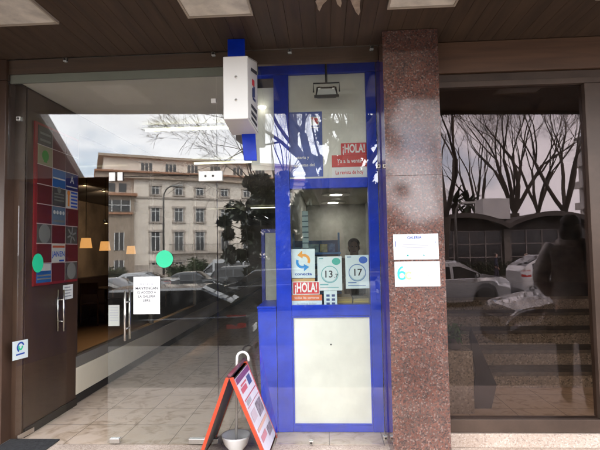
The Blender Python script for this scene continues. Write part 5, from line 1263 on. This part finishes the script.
# ================================================================ PEOPLE
def skin_mesh(chains, sub=2):
    """chains: list of lists of (point, radius); points shared by value are joined. Returns (verts, faces)."""
    bm = bmesh.new(); lay = bm.verts.layers.skin.verify(); vs = {}; first = True
    for ch in chains:
        prev = None
        for (p, r) in ch:
            key = tuple(round(c, 4) for c in p)
            v = vs.get(key)
            if v is None:
                v = bm.verts.new(p); rr = r if isinstance(r, tuple) else (r, r); v[lay].radius = rr; v[lay].use_root = first; first = False; vs[key] = v
            if prev is not None and prev is not v and bm.edges.get((prev, v)) is None: bm.edges.new((prev, v))
            prev = v
    me = bpy.data.meshes.new('skeleton'); bm.to_mesh(me); bm.free()
    o = bpy.data.objects.new('skeleton', me); COL.objects.link(o)
    o.modifiers.new('skin', 'SKIN'); sb = o.modifiers.new('sub', 'SUBSURF'); sb.levels = sb.render_levels = sub
    bpy.context.view_layer.update()
    m2 = bpy.data.meshes.new_from_object(o.evaluated_get(bpy.context.evaluated_depsgraph_get()))
    out = ([tuple(v.co) for v in m2.vertices], [tuple(p.vertices) for p in m2.polygons])
    bpy.data.objects.remove(o); bpy.data.meshes.remove(me); bpy.data.meshes.remove(m2); return out
def ell(mb, c, r, n=14, m=10, rot=0):
    vs = []; fs = []
    for i in range(m+1):
        for k in range(n):
            th, ph = pi*i/m, 2*pi*k/n; vs.append((c[0]+r[0]*sin(th)*cos(ph), c[1]+r[1]*sin(th)*sin(ph), c[2]+r[2]*cos(th)))
    for i in range(m):
        for k in range(n): fs.append((i*n+k, i*n+(k+1) % n, (i+1)*n+(k+1) % n, (i+1)*n+k))
    mb.add(vs, fs, True)
SKINM = mat('skin', (.58, .37, .28), .5)
def person(label, loc, rz, H=1.72, jacket=(.06, .06, .065), trousers=(.03, .03, .04), hair=(.03, .02, .015), stride=.0, arms='down', scarf=None, bulky=1.0, hairstyle='short', group=None):
    """faces +y"""
    t = thing('person', label, 'person', loc, rz, group); s = H/1.72
    V = lambda x, y, z: (x*s, y*s, z*s)
    hipz, shz = .90, 1.41
    pel, wai, che, nek = V(0, 0, .93), V(0, .0, 1.08), V(0, .01, 1.28), V(0, .0, 1.46)
    hd0, hd1 = V(0, .02, 1.56), V(0, .025, 1.66)
    legs = {}; arm = {}
    for sx in (-1, 1):
        st = stride*sx
        legs[sx] = [(V(sx*.09, 0, hipz), .085*s), (V(sx*.095, st*.45+.02, .49), .06*s), (V(sx*.095, st*.95-.03, .10), .042*s), (V(sx*.10, st*.95+.09, .035), (.045*s, .035*s)), (V(sx*.105, st*.95+.17, .025), (.035*s, .022*s))]
        if arms == 'down': arm[sx] = [V(sx*.185, 0, shz), V(sx*.225, -.03-st*.25, 1.13), V(sx*.215, .07-st*.4, .88)]
        elif arms == 'pocket': arm[sx] = [V(sx*.185, 0, shz), V(sx*.27, -.08, 1.15), V(sx*.18, .09, .98)]
        else: arm[sx] = [V(sx*.185, 0, shz), V(sx*.25, .0, 1.14), V(sx*.10, .24, 1.20)]
    chains = [[(pel, (.15*s, .11*s)), (wai, (.125*s, .095*s)), (che, (.15*s, .105*s)), (nek, .055*s), (hd0, (.066*s, .078*s)), (hd1, (.062*s, .078*s)), (V(0, .02, 1.70), (.04*s, .05*s))]]
    for sx in (-1, 1):
        chains.append([(pel, .1)]+legs[sx])
        chains.append([(che, .1), (arm[sx][0], .06*s), (arm[sx][1], .043*s), (arm[sx][2], .028*s)])
        # hand: palm and five fingers
        e = Vector(arm[sx][1]); w = Vector(arm[sx][2]); d = (w-e).normalized(); side_ = d.cross(Vector((0, 1, 0))).normalized() if abs(d.y) < .9 else Vector((1, 0, 0)); fw = side_.cross(d).normalized()
        pm = w+d*.055*s; chains.append([(tuple(w), .03*s), (tuple(pm), (.034*s, .02*s))])
        for k, (off_, ln) in enumerate(((-.028, .072), (-.010, .085), (.010, .08), (.027, .062))):
            b_ = pm+fw*off_*s+d*.03*s; k1 = b_+d*ln*.5*s+side_*.006*sx; k2 = b_+d*ln*.9*s+side_*.03*s*(-sx)
            chains.append([(tuple(pm), .03*s), (tuple(b_), .0095*s), (tuple(k1), .009*s), (tuple(k2), .0075*s)])
        th = pm-fw*.045*s-d*.005*s; chains.append([(tuple(pm), .03), (tuple(th), .011*s), (tuple(th+d*.05*s-fw*.012*s), .009*s)])
    v, f = skin_mesh(chains, 1)
    mb = MB(); mb.add(v, f, True); mb.build('body', SKINM, t, local=True)
    mb = MB(); ell(mb, V(0, .105, 1.60), (.014*s, .02*s, .024*s)); mb.build('nose', SKINM, t, local=True)
    mb = MB(); [ell(mb, V(q*.074, .015, 1.605), (.012*s, .02*s, .03*s)) for q in (-1, 1)]; mb.build('ear', SKINM, t, local=True)
    mb = MB(); [ell(mb, V(q*.03, .092, 1.625), (.011*s, .008*s, .007*s)) for q in (-1, 1)]; mb.build('eye', mat('eye_dark', (.03, .02, .02), .3), t, local=True)
    mb = MB(); ell(mb, V(0, .09, 1.555), (.024*s, .008*s, .007*s)); mb.build('mouth', mat('lips', (.35, .14, .12), .5), t, local=True)
    b_ = bulky
    jm = mat('jacket_%d' % (int(jacket[0]*1000)+int(jacket[2]*100000)), jacket, .85, noise=(14, .4), bump=(26, .5))
    cj = [[(V(0, 0, .84), (.175*s*b_, .135*s*b_)), (wai, (.160*s*b_, .130*s*b_)), (che, (.178*s*b_, .138*s*b_)), (V(0, 0, 1.43), (.09*s*b_, .085*s*b_)), (V(0, 0, 1.49), (.075*s, .075*s))]]
    for sx in (-1, 1):
        e = Vector(arm[sx][1]); w = Vector(arm[sx][2]); cj.append([(che, .1), (arm[sx][0], .085*s*b_), (arm[sx][1], .066*s*b_), (tuple(e.lerp(w, .93)), .048*s*b_)])
    v, f = skin_mesh(cj, 2); mb = MB(); mb.add(v, f, True); mb.build('jacket', jm, t, local=True)
    ct = [[(V(0, 0, .96), (.150*s, .12*s)), (V(0, 0, .86), (.155*s, .12*s))]]
    for sx in (-1, 1): ct.append([(V(0, 0, .86), .15)]+[(p, (r+.018*s) if not isinstance(r, tuple) else r) for p, r in legs[sx][:3]])
    v, f = skin_mesh(ct, 2); mb = MB(); mb.add(v, f, True); mb.build('trousers', mat('trousers_%d' % int(trousers[2]*1000), trousers, .9), t, local=True)
    for sx in (-1, 1):
        v, f = skin_mesh([[(legs[sx][2][0], .055*s), (legs[sx][3][0], (.052*s, .045*s)), (V(sx*.108, stride*sx*.95+.19, .03), (.042*s, .03*s))]], 1); mb = MB(); mb.add([(a_, c_, max(.002, d_)) for a_, c_, d_ in v], f, True); mb.build('shoe', mat('shoe_dark', (.025, .02, .02), .5), t, local=True)
    hm = mat('hair_%d' % int(hair[0]*1000), hair, .6, noise=(30, .5))
    mb = MB(); ell(mb, V(0, -.030, 1.668), (.084*s, .095*s, .078*s)); ell(mb, V(0, -.055, 1.60), (.076*s, .055*s, .085*s))
    if hairstyle == 'bob': ell(mb, V(0, -.045, 1.585), (.094*s, .075*s, .115*s)); ell(mb, V(0, .055, 1.70), (.07*s, .055*s, .03*s))
    mb.build('hair', hm, t, local=True)
    if scarf:
        v, f = skin_mesh([[(V(.10*cos(w), .095*sin(w)+.005, 1.475+.012*cos(2*w)), .046*s) for w in [2*pi*k/10 for k in range(11)]]], 2); mb = MB(); mb.add(v, f, True); mb.build('scarf', mat('scarf', scarf, .95, noise=(24, .5), bump=(40, .8)), t, local=True)
    return t
X, Y, Z = gnd(573, 412)[0], 0, 0
pp_ = .84
person('person in pale scarf and padded jacket paled to offset shade, walking past the stair window', (AX(579, 330, pp_), -pp_, 0), radians(-152), 1.77, (.78, .74, .70), (.06, .058, .06), (.018, .012, .01), .10, 'pocket', (.8, .76, .72), 1.22, 'bob')  # jacket colour raised to make up for the canopy's shade on it
person('person in dark clothes on the far pavement mirrored in front of the hall window', (*mir(497, 285, 26)[:2], ROAD(9, 26)+.0), radians(-70), 1.72, (.03, .035, .06), (.03, .03, .05), (.05, .035, .03), .14)
person('person in a dark coat on the far pavement mirrored beside the white hatchback', (*mir(528, 287, 26.5)[:2], ROAD(11, 26.5)+.0), radians(80), 1.66, (.035, .035, .035), (.03, .03, .035), (.25, .2, .17), .12)
Yk = 2.6
person('person in dark clothing standing inside the kiosk above the 17 poster', (AX(354, 250, Yk), Yk, 0.004), pi, 1.62, (.08, .06, .07), (.03, .03, .03), (.06, .04, .03), 0, 'front')
